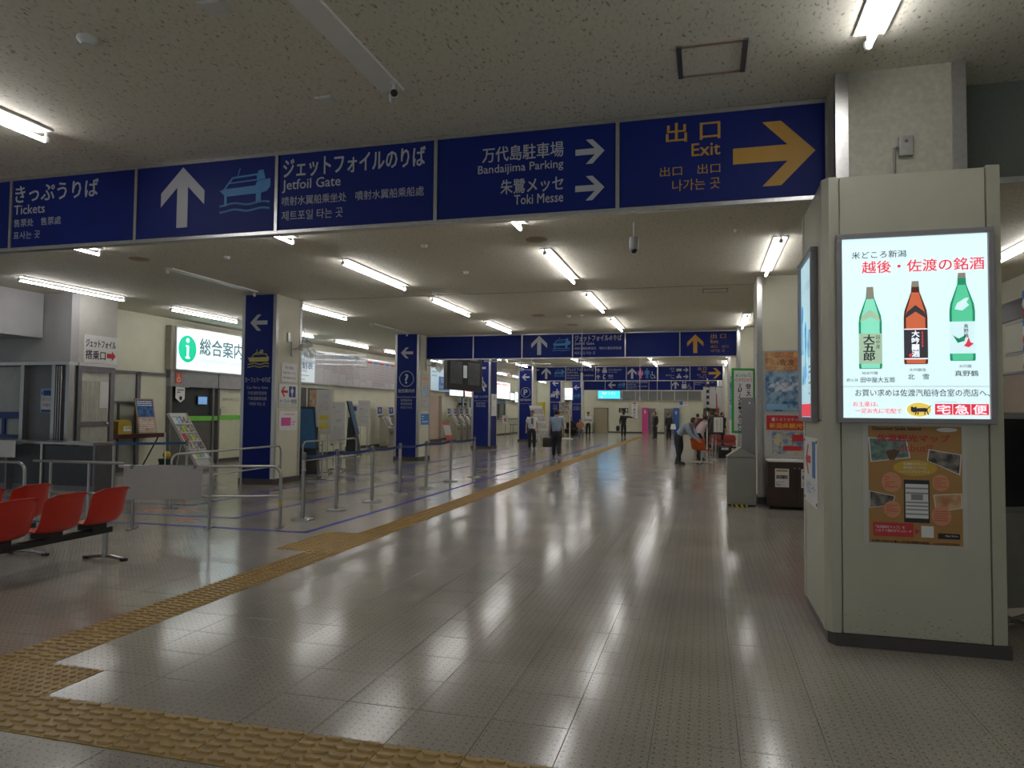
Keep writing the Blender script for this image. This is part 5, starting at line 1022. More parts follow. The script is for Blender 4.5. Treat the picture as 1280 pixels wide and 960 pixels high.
# ================================================================== railings, barriers
def rail(name, label, pts, zt, zl, posts, ends=(True, True), group='steel railings', lowx=None):
    """pts: two floor points of a straight rail; ends: curved down to the floor"""
    a = Vector((*pts[0], 0)); b = Vector((*pts[1], 0)); u = (b - a).normalized(); r = .12
    t = thing(name, label, 'railing', (pts[1][0], pts[1][1], 0), 0, group)
    P = []
    if ends[0]: P += [a + Vector((0, 0, .0)), a + Vector((0, 0, zt - r))] + [a + u * (r - r * math.cos(q)) + Vector((0, 0, zt - r + r * math.sin(q))) for q in (.3, .6, .9, 1.2, PI / 2)]
    else: P += [a + Vector((0, 0, zt))]
    if ends[1]: P += [b - u * (r - r * math.cos(q)) + Vector((0, 0, zt - r + r * math.sin(q))) for q in (PI / 2, 1.2, .9, .6, .3)] + [b + Vector((0, 0, zt - r)), b]
    else: P += [b + Vector((0, 0, zt))]
    part('handrail', MB().tube(P, .021, 10), steel, t, True, True)
    part('lower_rail', MB().tube([a + Vector((0, 0, zl)), b + Vector((0, 0, zl))], .016, 8), steel, t, True, True)
    for (x, y) in posts: part('post', MB().tube([(x, y, 0), (x, y, zt - .01)], .019, 8), steel, t, True, True)
    for p in posts + ([tuple(b[:2])] if ends[1] else []) + ([tuple(a[:2])] if ends[0] else []):
        n = Vector((-u.y, u.x, 0)); mb = MB(); F = Face((p[0], p[1], 0), (n.x, n.y, 0)); F.rect(mb, -.13, 0, .13, .012, -.03, .03); part('foot_plate', mb, dsteel, t, True)
    return t
R2 = rail('railing', 'steel railing carrying a white board, behind the red benches', [(-7.5, 7.8), (-5.56, 8.57)], .83, .43, [(-7.33, 7.87), (-6.42, 8.23)], (False, True))
part('yellow_mark', MB().tube([(-5.56, 8.57, .3), (-5.56, 8.57, .36)], .0225, 10), mat('yellow_tape', (.6, .5, .05), .5, noise=.04), R2, True, True)
u = Vector((1.94, .77, 0)).normalized(); F = Face((-7.42, 7.81, .30), u); t = thing('white_rail_board', 'plain white board hung on the railing behind the red benches', 'board', (-6.9, 8.0, .34)); mb = MB(); F.rect(mb, .0, .10, 1.0, .53, .02, .035); part('board', mb, mat('rail_board_white', (.42, .41, .40), .5, noise=.04), t, True)
mb = MB(); [F.circle(mb, a_, .48, .008, .035, .04, 8) for a_ in (.03, .97)]; part('screw', mb, dsteel, t, True); mb = MB(); F.rect(mb, .08, .5, .12, .55, -.02, .036); F.rect(mb, .88, .5, .92, .55, -.02, .036); part('hook', mb, dsteel, t, True)
rail('railing', 'steel railing continuing left behind the red benches', [(-9.15, 7.98), (-7.62, 8.02)], .85, .42, [(-8.85, 7.99), (-8.2, 8.0)], (False, False))
rail('railing', 'steel railing with rounded end at the left edge of the photo', [(-11.5, 7.5), (-8.8, 7.55)], .86, .42, [(-10.5, 7.5)], (False, True))
rail('railing', 'steel railing in front of the ferry column', [(-8.3, 9.7), (-8.45, 13.0)], .86, .45, [(-8.38, 11.6), (-8.35, 10.75)], (True, True))
rail('railing', 'steel railing beside the tall sign boards', [(-8.55, 14.0), (-8.5, 16.4)], .90, .48, [(-8.53, 14.8), (-8.52, 15.6)], (True, True))
def stanchion(x, y, label, nxt=None, m=blue_belt, h=.98, sag=.03, group='belt barrier posts'):
    t = thing('belt_barrier_post', label, 'barrier post', (x, y, 0), 0, group)
    part('base', MB().lathe([(.165, 0), (.165, .012), (.15, .02), (.03, .03)], (0, 0, 0), 24), steel, t, smooth=True)
    part('pole', MB().lathe([(.03, .02), (.03, h - .1)], (0, 0, 0), 14), steel, t, smooth=True)
    part('belt_head', MB().lathe([(.034, h - .11), (.034, h - .015), (.026, h)], (0, 0, 0), 14), dsteel, t, smooth=True)
    part('collar', MB().lathe([(.031, .70), (.035, .705), (.035, .72), (.031, .725)], (0, 0, 0), 12), steel, t, smooth=True)
    if nxt:
        dx, dy = nxt[0] - x, nxt[1] - y; mb = MB(); n = 8
        for i in range(n):
            f0, f1 = i / n, (i + 1) / n; z0 = h - .035 - sag * 4 * f0 * (1 - f0); z1 = h - .035 - sag * 4 * f1 * (1 - f1)
            mb.add([(dx * f0, dy * f0, z0), (dx * f1, dy * f1, z1), (dx * f1, dy * f1, z1 - .048), (dx * f0, dy * f0, z0 - .048), (dx * f0 + .002, dy * f0, z0), (dx * f1 + .002, dy * f1, z1), (dx * f1 + .002, dy * f1, z1 - .048), (dx * f0 + .002, dy * f0, z0 - .048)],
                   [(3, 2, 1, 0), (4, 5, 6, 7), (0, 1, 5, 4), (2, 3, 7, 6)])
        part('belt', mb, m, t)
    return t
SP = [(-5.66, 9.3), (-5.70, 10.35), (-5.64, 11.5), (-5.65, 12.7), (-5.55, 13.8), (-5.58, 15.35), (-5.42, 16.6)]
for i_, p in enumerate(SP): stanchion(*p, 'steel belt barrier post, %s in the row along the hall' % ['nearest', 'second', 'third', 'fourth', 'fifth', 'sixth', 'farthest'][i_], SP[i_ + 1] if i_ < 6 else None)
stanchion(-11.05, 11.35, 'steel post at the left end of the blue belt by the dark counter', (-10.0, 12.1), mat('teal_blue_belt', (.01, .09, .22), .6, noise=.06), .98, .01, 'booth belt posts')
stanchion(-10.0, 12.1, 'steel post at the right end of the blue belt by the brochure rack', None, group='booth belt posts')

# sign stands behind the railing --------------------------------------------------
def stand_board(x, y, rz, w_, z0, z1, label, face_m, items, poles=True, tilt=0, name='sign_stand'):
    t = thing(name, label, 'sign stand', (x, y, 0), rz)
    F = Face((-w_ / 2, -.012, z0), (1, 0, 0), (0, tilt, 1)); H_ = z1 - z0
    mb = MB(); F.rect(mb, -.015, -.015, w_ + .015, H_ + .015, -.02, 0); p = part('board_frame', mb, alu, t); mb = MB(); F.rect(mb, 0, 0, w_, H_, .001, .003); part('sheet', mb, face_m, p)
    for nm, m, fn in items: mb = MB(); fn(F, mb); part(nm, mb, m, p)
    for s in (-1, 1): part('pole', MB().tube([(s * w_ * .3, .012, .05), (s * w_ * .3, .012, z0 + .2)], .011, 6), steel, t)
    part('base', MB().box(-w_ * .55, w_ * .55, -.01, .02, .04, .065).box(-w_ * .55, -w_ * .55 + .025, -.2, .2, .04, .065).box(w_ * .55 - .025, w_ * .55, -.2, .2, .04, .065), dsteel, t)
    for s in (-1, 1):
        for k_ in (-.18, .18): part('caster', MB().tube([(s * w_ * .54 - .01, k_, .022), (s * w_ * .54 + .01, k_, .022)], .022, 8), black, t)
    return t
stand_board(-9.2, 16.0, .35, .34, 1.02, 2.1, 'tall white sign stand with two yellow blocks behind the railing', mat('offwhite_sheet', (.50, .50, .49), .5, noise=.04), [('yellow_block', mat('bright_yellow_print', (.6, .52, .05), .5, noise=.04), lambda F, m: (F.rect(m, .06, .33, .28, .45, .004, .006), F.rect(m, .06, .12, .28, .26, .004, .006))), ('print', grey_print, lambda F, m: (F.bars(m, .05, .28, .55, .98, 12, .005, .25), F.bars(m, .08, .26, .35, .43, 3, .008, .3)))])
stand_board(-9.36, 17.0, .35, .34, .74, 1.80, 'white sign stand with black printing, second from the tall one', mat('white_sheet', (.52, .52, .50), .5, noise=.03), [('print', grey_print, lambda F, m: (F.bars(m, .04, .3, .92, .96, 1, .005, .5), F.text(m, 'お知らせ', .09, .80, .05, .005, fitw=.16, res=1), F.text(m, '→H', .1, .55, .09, .005, fitw=.16, res=1), F.bars(m, .05, .29, .08, .45, 9, .005, .25)))])
stand_board(-12.25, 23.3, .45, .36, .86, 1.79, 'narrow white sign stand with blue heading near the ticket machines', mat('white_sheet', (.52, .52, .50), .5, noise=.03), [('heading', navy_print, lambda F, m: F.rect(m, .03, .72, .33, .88, .004, .006)), ('print', grey_print, lambda F, m: F.bars(m, .04, .32, .12, .66, 8, .005, .35))])
stand_board(-12.5, 24.7, .45, .42, 1.02, 1.97, 'white sign stand with orange heading next to the ticket machines', mat('white_sheet', (.52, .52, .50), .5, noise=.03), [('heading', mat('orange_print', (.6, .25, .06), .5, noise=.03), lambda F, m: F.text(m, 'お知らせ', .07, .80, .08, .005, fitw=.28, res=1)), ('print', grey_print, lambda F, m: F.bars(m, .05, .38, .1, .68, 10, .005, .22)), ('red_mark', red_print, lambda F, m: F.bars(m, .05, .2, .55, .68, 2, .007, .3))])
def digital(x, y, rz, label, s=1.0):
    t = thing('tilted_display_board', label, 'display board', (x, y, 0), rz); F = Face((-.17 * s, -.16, .66 * s), (1, 0, 0), (-.13, .22, 1)); H_ = 1.05 * s
    mb = MB(); F.rect(mb, 0, 0, .42 * s, H_, -.05, 0); q = part('housing', mb, black, t); mb = MB(); F.rect(mb, .035, .05, .385 * s, H_ - .05, .001, .003); part('screen', mb, mat('dim_blue_screen', (.012, .035, .065), .5, emit=.5, spec=.15), q)
    mb = MB(); F.circle(mb, .2 * s, .74 * s, .07 * s, .004, .005, 18, rb=.14 * s); wheelchair(F, mb, .17 * s, .2 * s, .26 * s, .004, .005); F.bars(mb, .08, .34 * s, .06, .14, 2, .005, .3); part('screen_print', mb, litm('lit_dark_ink', (.01, .03, .07), .3), q)
    mb = MB().add([(-.2, -.22, .1), (.25, -.22, .1), (.25, .2, .1), (-.2, .2, .1), (-.16, -.12, .75 * s), (.2, -.12, .75 * s), (.2, .1, 1.2 * s), (-.22, .1, 1.2 * s)], [(0, 3, 2, 1), (4, 5, 6, 7), (0, 1, 5, 4), (1, 2, 6, 5), (2, 3, 7, 6), (3, 0, 4, 7)]); part('stand_body', mb, black, t)
    part('base', MB().box(-.25, .3, -.26, .26, .04, .1), dsteel, t)
    for a_ in (-.23, .28):
        for b_ in (-.22, .22): part('caster', MB().tube([(a_ - .012, b_, .025), (a_ + .012, b_, .025)], .025, 8), black, t)
digital(-9.02, 15.0, .35, 'black tilted display board with blue screen beside the ferry column')
digital(-11.9, 22.7, 1.75, 'second black tilted display board seen edge-on behind the white sign stands', 1.15)

# ================================================================== red benches
SEAT = None
def seat_mesh():
    nu, W_ = 9, .45
    prof = [(.235, .385), (.225, .42), (.12, .43), (.0, .415), (-.10, .41), (-.165, .43), (-.20, .49), (-.225, .58), (-.25, .68), (-.268, .775), (-.285, .795)]
    vs = []; fs = []
    for i, (y, z) in enumerate(prof):
        for j in range(nu):
            s = -1 + 2 * j / (nu - 1); k = abs(s) ** 3
            wd = W_ / 2 * (1 - .04 * (i > 8)); yy, zz = y, z
            if i <= 4: zz += .035 * k
            elif i <= 9: yy += .05 * k; zz += .01 * k
            if i >= 9: zz -= .03 * abs(s) ** 6
            vs.append((s * wd, yy, zz))
    for i in range(len(prof) - 1):
        for j in range(nu - 1): a = i * nu + j; fs.append((a, a + nu, a + nu + 1, a + 1))
    return MB().add(vs, fs)
def bench(x, ys, label, rz=-PI / 2 * -1, yend=None, m=red_plastic, facing=1):
    """row of shell seats; local x runs along the hall (world Y), seats face world -X"""
    t = thing('seat_row', label, 'bench', (x, ys[0], 0), PI / 2, 'red waiting benches'); L0, L1 = -(ys[0] - ys[-1]) - .25, .24
    part('beam', MB().box(L0, L1, -.035, .035, .285, .345), black, t, bevel=.006)
    me = None
    for i, y in enumerate(ys):
        o = part('seat', seat_mesh(), m, t, smooth=True) if me is None else bpy.data.objects.new('seat', me)
        if me is None:
            me = o.data; md = o.modifiers.new('solid', 'SOLIDIFY'); md.thickness = .012; md.offset = -1; sb = o.modifiers.new('sub', 'SUBSURF'); sb.levels = sb.render_levels = 2; first = o
        else:
            bpy.data.objects.remove(o); o = first.copy(); COL.objects.link(o); o.parent = t
        o.location = (y - ys[0], 0, 0)
        b = part('seat_bracket', MB().box(-.09, .09, -.1, .09, .345, .40), black, t); b.location = (y - ys[0], 0, 0)
    for lx in (L1 - .06, L0 + .06):
        part('leg', MB().tube([(lx, 0, .03), (lx, 0, .30)], .027, 12), steel, t, smooth=True)
        part('foot', MB().tube([(lx, -.24, .02), (lx, -.1, .036), (lx, 0, .042), (lx, .1, .036), (lx, .24, .02)], .02, 8), steel, t, smooth=True)
        for s in (-1, 1): part('foot_pad', MB().box(lx - .025, lx + .025, s * .24 - .03, s * .24 + .03, 0, .03), black, t, bevel=.004)
    return t
bench(-6.12, [6.03, 5.50, 4.97, 4.44, 3.91], 'nearer row of red plastic shell seats on a black beam')
bench(-7.12, [6.00, 5.47, 4.94, 4.41], 'farther row of red plastic shell seats behind the nearer row')

# ================================================================== right-hand middle: orange chair, bench, barriers, flag
oc = thing('orange_shell_chair', 'shiny orange shell chair on a star base before the bending man', 'chair', (-.08, 23.6, 0), -.55)
o = part('shell', seat_mesh(), orange_plastic, oc, smooth=True); o.scale = (1.15, 1.1, 1.05); o.location = (0, 0, .0); md = o.modifiers.new('solid', 'SOLIDIFY'); md.thickness = .012; o.modifiers.new('sub', 'SUBSURF').render_levels = 2
part('stem', MB().tube([(0, 0, .05), (0, 0, .43)], .03, 10), steel, oc, smooth=True)
for k_ in range(4): a_ = k_ * PI / 2 + .4; part('foot', MB().tube([(0, 0, .06), (.36 * math.cos(a_), .36 * math.sin(a_), .03)], .02, 8), steel, oc, smooth=True)
t = bench(1.0, [28.6], 'x', m=mat('shaded_red_plastic', (.26, .012, .008), .4, noise=.05)); bpy.data.objects.remove(t) if False else None  # same red plastic as the near benches, with shade put into the colour
t['label'] = 'red seat row in a shaded tone behind the grey bin, facing the hall'; t['group'] = 'far seats'
t.location = (.95, 28.6, 0); t.rotation_euler = (0, 0, PI); 
t2 = copy_tree(t); t2.location = (.42, 28.6, 0); t2['label'] = 'red seat in a shaded tone left of the white post in the far seat row'
for i_, (x, y) in enumerate(((.28, 25.9), (.40, 26.5))): stanchion(x, y, 'steel post with thin brown rope, %s of the pair by the orange chair' % ['left', 'right'][i_], (1.2, 26.3 + i_ * .4), mat('rope_brown', (.12, .06, .04), .6, noise=.1), .86, .2, 'rope barrier posts')
t = thing('black_bucket', 'black tub with white paper under the rope barrier', 'tub', (.72, 27.0, 0)); part('tub', MB().box(.5, .95, 26.8, 27.2, 0, .42), black, t, True, bevel=.02); part('paper', MB().box(.6, .85, 26.79, 26.8, .3, .38), paper, t, True)
fp = thing('banner_pole', 'slim black and white patterned banner pole among the far crowd', 'banner', (.12, 31.5, 0)); part('pole', MB().tube([(.12, 31.5, 0), (.14, 31.5, 3.1)], .025, 8), whitep, fp, True); mb = MB(); F = Face((.10, 31.48, 1.7), (1, 0, 0)); F.rect(mb, 0, 0, .12, 1.3, 0, .02); q = part('banner_cloth', mb, black, fp, True)
mb = MB(); F.vtext(mb, '乗船券売場', .06, 1.28, .12, .25, .022, bold=.02); part('lettering', mb, paper, q, True); part('base', MB().lathe([(.2, 0), (.18, .04), (.03, .06)], (.12, 31.5, 0), 12), dsteel, fp, True)
t = thing('notice_easel', 'small black framed notice with two lines of vertical writing', 'notice', (.42, 31.0, 0)); F = Face((.34, 31.0, .75), (1, 0, 0)); mb = MB(); F.rect(mb, .0, 0, .47, .75, -.02, 0); q = part('frame', mb, brown, t, True); mb = MB(); F.rect(mb, .05, .08, .42, .70, .001, .004); part('sheet', mb, paper, q, True); mb = MB(); F.vtext(mb, '切符はこちら', .34, .64, .07, .085, .006); F.vtext(mb, 'お並び下さい', .18, .6, .07, .085, .006); part('lettering', mb, black_print, q, True); part('stand', MB().box(.26, .68, 31.01, 31.05, 0, .75), black, t, True)
notice('sea_poster', 'blue and green poster in a frame on the right column behind the green banner', Face((.99, 29.37, 1.95), (1, 0, 0)), .5, 1.15, pic_sea, [('green_land', green_print, lambda F, m: F.rect(m, .25, .1, .48, .35, .006, .008))], 'poster')
notice('pale_blue_poster', 'pale blue notice low on the right column behind the green banner', Face((.98, 29.37, 1.40), (1, 0, 0)), .55, .45, sky_print, [('lettering', paper, lambda F, m: F.bars(m, .05, .4, .15, .3, 2, .008, .4))], 'notice')
notice('white_low_notice', 'white notice with small black print at the foot of the far right column', Face((.97, 29.37, .75), (1, 0, 0)), .6, .6, paper, [('print', black_print, lambda F, m: (F.bars(m, .15, .4, .35, .45, 1, .008, .6), F.rect(m, .3, .2, .4, .26, .007, .009)))], 'notice')
t = thing('grey_hanging_panels', 'large pale grey hanging boards before the far wall at right', 'panel', (.3, 45.0, 1.9)); [part('panel', MB().box(-.05 + k_ * .38, .30 + k_ * .38, 45.0, 45.06, 1.92, 3.2), mat('pale_grey_board', (.42, .42, .43), .5, noise=.04), t, True) for k_ in range(3)]; part('hanger', MB().box(-.05, 1.1, 45.0, 45.05, 3.2, 3.26).box(.1, .13, 45.0, 45.04, 3.26, ZC).box(.9, .93, 45, 45.04, 3.26, ZC), dsteel, t, True)
t = thing('red_banner', 'narrow red hanging banner at the far right', 'banner', (1.0, 43.0, 1.5)); part('cloth', MB().add([(.66, 43, 2.75), (.70, 43, 2.75), (.79, 43, 1.5), (.67, 43, 1.5), (.66, 43.03, 2.75), (.70, 43.03, 2.75), (.79, 43.03, 1.5), (.67, 43.03, 1.5)], [(0, 1, 2, 3), (7, 6, 5, 4), (0, 4, 5, 1), (1, 5, 6, 2), (2, 6, 7, 3), (3, 7, 4, 0)]), red_print, t, True); part('cord', MB().tube([(.67, 43.015, 2.75), (.67, 43.015, ZC)], .01, 5), black, t, True)
part('floor_pole', MB().tube([(.86, 43.0, 0), (.70, 43.0, 2.8)], .015, 6), black, t, True)

t = thing('tan_shelf_unit', 'tan and brown shelf unit behind the far crowd, under the grey hanging boards', 'shelf', (.55, 50, 0)); part('back', MB().box(-.02, 1.2, 50.3, 50.35, 0, 1.95), tan, t, True)
for z_ in (.05, .55, 1.05, 1.5, 1.93): part('shelf', MB().box(-.02, 1.2, 49.9, 50.3, z_ - .02, z_ + .02), brown, t, True)
for x_ in (-.04, .58, 1.18): part('upright', MB().box(x_, x_ + .04, 49.9, 50.35, 0, 1.97), brown, t, True)
# ================================================================== far wall
YB = Y1 - .01; FW = Face((0, YB, 0), (1, 0, 0))
def fbox(nm, a, b, c, d, m, w1=.04, par=None, w0=0.0): mb = MB(); FW.rect(mb, a, b, c, d, w0, w1); return part(nm, mb, m, par)
wb = struct('window_5', MB().box(-6.35, -.2, YB - .05, YB, 2.62, 3.35), mat('grey_clerestory', (.20, .205, .20), .25, noise=.05))
for k_ in range(7): part('window_mullion', MB().box(-6.35 + k_ * 1.02, -6.29 + k_ * 1.02, YB - .09, YB - .05, 2.62, 3.35), creamb, wb)
part('window_sill', MB().box(-6.4, -.15, YB - .1, YB, 2.57, 2.62), creamb, wb)
d = fbox('door_5', -8.57, 0, -7.54, 1.93, mat('tan_door', (.33, .28, .19), .5, noise=.04)); d['kind'] = 'structure'; part('door_frame', MB().box(-8.63, -8.57, YB - .06, YB, 0, 1.99).box(-7.54, -7.48, YB - .06, YB, 0, 1.99).box(-8.63, -7.48, YB - .06, YB, 1.93, 1.99), dsteel, d); part('door_knob', MB().ball((-7.66, YB - .09, 1.0), .04), steel, d)
litboard('cyan_light_box', 'bright cyan backlit sign on the far wall under the sign bands', Face((-8.25, YB - .25, 2.74), (1, 0, 0)), 1.75, .62, (.04, .38, .75), lambda F, m: (F.text(m, '男子 トイレ', .3, .32, .2, .012, fitw=1.1, res=1), F.bars(m, .2, 1.5, .08, .2, 1, .012, .5)), 2.3, lm=litm('lit_white_print2', (.8, .95, 1), 1.6))
t = thing('black_wall_monitor', 'black monitor on the far wall left of the tan door', 'monitor', (-10.8, YB, 2.3)); mb = MB(); F = Face((-11.2, YB - .3, 2.28), (1, .08, 0), (0, .15, 1)); F.rect(mb, 0, 0, .85, .42, -.08, 0); part('housing', mb, black, t, True); part('arm', MB().box(-10.85, -10.75, YB - .25, YB, 2.45, 2.55), black, t, True); mb = MB(); F.rect(mb, .04, .04, .81, .38, .001, .004); part('screen', mb, screen_dark, t, True)
notice('dark_framed_picture', 'dark framed picture on the far wall below the black monitor', Face((-10.85, YB - .01, 1.37), (1, 0, 0)), .45, .55, pic_dark, [('frame_line', dsteel, lambda F, m: (F.rect(m, 0, 0, .04, .55, .006, .03), F.rect(m, .41, 0, .45, .55, .006, .03), F.rect(m, 0, .51, .45, .55, .006, .03), F.rect(m, 0, 0, .45, .04, .006, .03)))], 'picture')
notice('small_wall_dot', 'small dark dispenser on the far wall under the framed picture', Face((-10.7, YB - .01, 1.0), (1, 0, 0)), .12, .15, dsteel, [('button', red_print, lambda F, m: F.circle(m, .06, .07, .02, .006, .02, 8))], 'dispenser')
fb = fbox('trim_8', -11.5, 0, -11.46, 3.3, dsteel, .03); fb['kind'] = 'structure'; fb = fbox('trim_9', -9.95, 0, -9.88, 3.3, dsteel, .03); fb['kind'] = 'structure'
t = thing('low_white_locker', 'low white cabinet with red mark left of the tan door', 'cabinet', (-9.2, YB - .2, 0)); part('body', MB().box(-9.85, -8.7, YB - .35, YB - .03, .04, .72), creamb, t, True, bevel=.01); part('red_mark', MB().box(-9.35, -9.22, YB - .36, YB - .35, .4, .46), red_print, t, True); part('plinth', MB().box(-9.83, -8.72, YB - .33, YB - .05, 0, .04), black, t, True)
notice('black_toilet_sign', 'black and white wheelchair and toilet sign right of the tan door', Face((-6.62, YB - .02, 1.62), (1, 0, 0)), .75, .36, black_print, [('symbols', paper, lambda F, m: (wheelchair(F, m, .2, .03, .3, .006, .01), person_picto(F, m, .62, .03, .3, False, .006, .01)))], 'sign')
notice('vertical_toilet_sign', 'tall white sign with vertical black writing and red top on the far wall', Face((-5.58, YB - .3, 1.17), (1, 0, 0)), .48, 1.35, paper, [('lettering', black_print, lambda F, m: F.vtext(m, 'てあらい', .24, 1.05, .2, .25, .01, bold=.02)), ('red_heading', red_print, lambda F, m: F.rect(m, .1, 1.15, .38, 1.25, .006, .01)), ('bracket', dsteel, lambda F, m: F.rect(m, .2, .6, .28, .7, -.3, 0))], 'sign')
pk = fbox('trim_13', -4.75, 0, -4.28, 2.02, mat('magenta_panel', (.55, .06, .25), .5, noise=.04), .3); pk['kind'] = 'structure'
F = Face((-4.64, YB - .301, 0), (1, 0, 0)); mb = MB(); person_picto(F, mb, .12, 1.55, .3, True, 0, .004); part('woman_symbol', mb, paper, pk)
op_ = fbox('door_6', -4.28, 0, -3.72, 1.98, mat('dim_corridor', (.22, .20, .19), .6, noise=.1), .02); op_['kind'] = 'structure'  # flat plate for a corridor opening; its dimness is put into the colour
op_ = fbox('door_7', -3.05, 0, -2.33, 1.98, mat('dim_corridor', (.22, .20, .19), .6, noise=.1), .02); op_['kind'] = 'structure';  # the other corridor opening, its gloom likewise painted on a flat plate
bp_ = fbox('trim_14', -2.33, 0, -1.9, 2.02, mat('blue_panel', (.03, .12, .40), .5, noise=.04), .3); bp_['kind'] = 'structure'; F = Face((-2.24, YB - .301, 0), (1, 0, 0)); mb = MB(); person_picto(F, mb, .12, 1.5, .3, False, 0, .004); part('man_symbol', mb, paper, bp_)
notice('small_blue_toilet_sign', 'small white sign with blue square high on the far wall right', Face((-1.95, YB - .02, 2.2), (1, 0, 0)), .75, .38, paper, [('blue_square', blue_print, lambda F, m: F.rect(m, .08, .06, .34, .34, .006, .01)), ('arrow', mat('orange_print', (.6, .25, .06), .5, noise=.03), lambda F, m: arrow(F, m, .55, .2, .2, 'l', .006, .01))], 'sign')
# left far: counter, racks, stands
t = thing('service_counter', 'cream service counter with dark top between the walking figure and P columns', 'counter', (-13.6, 50, 0)); part('front', MB().box(-14.15, -13.5, 45.5, 53.0, .1, 1.05), creamb, t, True); part('top', MB().box(-14.15, -13.4, 45.4, 53.1, 1.05, 1.12), dsteel, t, True); part('kick', MB().box(-14.15, -13.55, 45.5, 53.0, 0, .1), black, t, True)
w6 = struct('window_6', MB().box(XL, XL + .03, 44.5, 50.5, 1.15, 2.2), glassy); [part('window_mullion', MB().box(XL + .03, XL + .08, y - .05, y + .05, 1.15, 2.2), dsteel, w6) for y in (44.5, 46, 47.5, 49, 50.5)]; part('blue_band', MB().box(XL + .03, XL + .07, 44.5, 50.5, 2.2, 2.5), mat('dull_blue', (.10, .17, .27), .5, noise=.1), w6)
t = thing('pink_table_notice', 'small white and pink notice on a thin stand left of the P column', 'notice', (-10.7, 38.5, 0)); part('sheet', MB().box(-10.95, -10.6, 38.5, 38.52, .95, 1.4), paper, t, True); part('pink_mark', MB().box(-10.85, -10.7, 38.49, 38.5, 1.05, 1.25), mat('pale_red_print', (.6, .2, .2), .5, noise=.04), t, True); part('pole', MB().tube([(-10.78, 38.53, 0), (-10.78, 38.53, .95)], .015, 6), steel, t, True); part('foot', MB().lathe([(.15, 0), (.02, .03)], (-10.78, 38.53, 0), 12), steel, t, True)
t = thing('folding_table', 'thin dark edged folding table left of the P column', 'table', (-10.3, 39.0, 0)); part('table_top', MB().box(-10.6, -9.3, 38.8, 39.4, .86, .90), dsteel, t, True); [part('leg', MB().tube([(x, y, 0), (x, y, .86)], .018, 6), steel, t, True) for x in (-10.55, -9.35) for y in (38.85, 39.35)]
notice('orange_red_board', 'orange red vertical notice beside the P column', Face((-10.3, 42.0, .9), (1, 0, 0)), .3, 1.0, mat('orange_red_print', (.6, .10, .04), .5, noise=.03), [('support', dsteel, lambda F, m: F.rect(m, .13, -.9, .17, 0, 0, .004)), ('lettering', paper, lambda F, m: F.bars(m, .08, .22, .2, .8, 4, .01, .5))])
notice('yellow_board', 'yellow vertical board with black writing right of the P column', Face((-10.42, 45.0, .93), (1, 0, 0)), .52, 1.32, mat('yellow_board_print', (.55, .48, .05), .5, noise=.03), [('support', dsteel, lambda F, m: F.rect(m, .2, -.93, .28, 0, 0, .004)), ('lettering', black_print, lambda F, m: F.vtext(m, '駐車券', .3, 1.0, .2, .26, .01, bold=.02))], 'sign')
notice('teal_board', 'small pale teal notice near the yellow board', Face((-9.55, 45.5, 1.35), (1, 0, 0)), .5, .45, sky_print, [('support', dsteel, lambda F, m: F.rect(m, .2, -1.35, .26, 0, 0, .004)), ('lettering', paper, lambda F, m: F.bars(m, .05, .45, .1, .35, 3, .01, .4))])
lr = thing('leaning_white_rack', 'white leaning leaflet rack on wheels beside the white shirted guard', 'rack', (-7.6, 33.2, 0)); F = Face((-7.66, 32.9, .45), (1, .2, 0), (-.42, .25, 1.4)); mb = MB(); F.rect(mb, 0, 0, .62, 1.55, -.03, 0); part('back', mb, whitep, lr, True)
for r in range(4): mb = MB(); F.rect(mb, .02, .05 + r * .37, .6, .28 + r * .37, .005, .04); part('leaflet_row', mb, mat('grey_leaflets', (.42, .42, .41), .5, noise=.3, nscale=16), lr, True)
part('frame', MB().tube([(-7.66, 32.9, .45), (-7.5, 32.85, .05)], .02, 6).tube([(-7.1, 33.0, .45), (-7.0, 33.0, .05)], .02, 6).tube([(-7.8, 33.0, .05), (-6.9, 33.1, .05)], .02, 6), dsteel, lr, True); part('rear_leg', MB().tube([(-7.9, 33.1, 1.2), (-7.4, 33.6, .02)], .015, 6), dsteel, lr, True)
tr = thing('white_card_tower', 'white card display tower on a round base near the P column', 'display', (-7.95, 41.5, 0)); part('base', MB().lathe([(.5, 0), (.5, .06), (.05, .1)], (-7.95, 41.5, 0), 20), whitep, tr, True, True); [part('upright', MB().box(-7.95 + s * .3 - .03, -7.95 + s * .3 + .03, 41.47, 41.53, .06, 2.25), whitep, tr, True) for s in (-1, 1)]
part('panel', MB().box(-8.22, -7.68, 41.46, 41.5, 1.0, 2.2), pic_misc, tr, True); part('yellow_sheet', MB().box(-8.2, -7.75, 41.44, 41.46, 1.05, 1.45), mat('cream_sheet', (.55, .5, .35), .5, noise=.03), tr, True)
bb = thing('black_seat_block', 'black upholstered waiting seats at the foot of the ship panel column', 'seats', (-8.6, 47.2, 0)); part('seat', MB().box(-9.0, -7.9, 46.9, 47.5, .2, .5), black, bb, True, bevel=.03); part('backrest', MB().box(-9.0, -7.9, 47.45, 47.6, .45, .95), black, bb, True, bevel=.03); part('frame', MB().box(-8.9, -8.0, 47.0, 47.4, 0, .2), dsteel, bb, True)
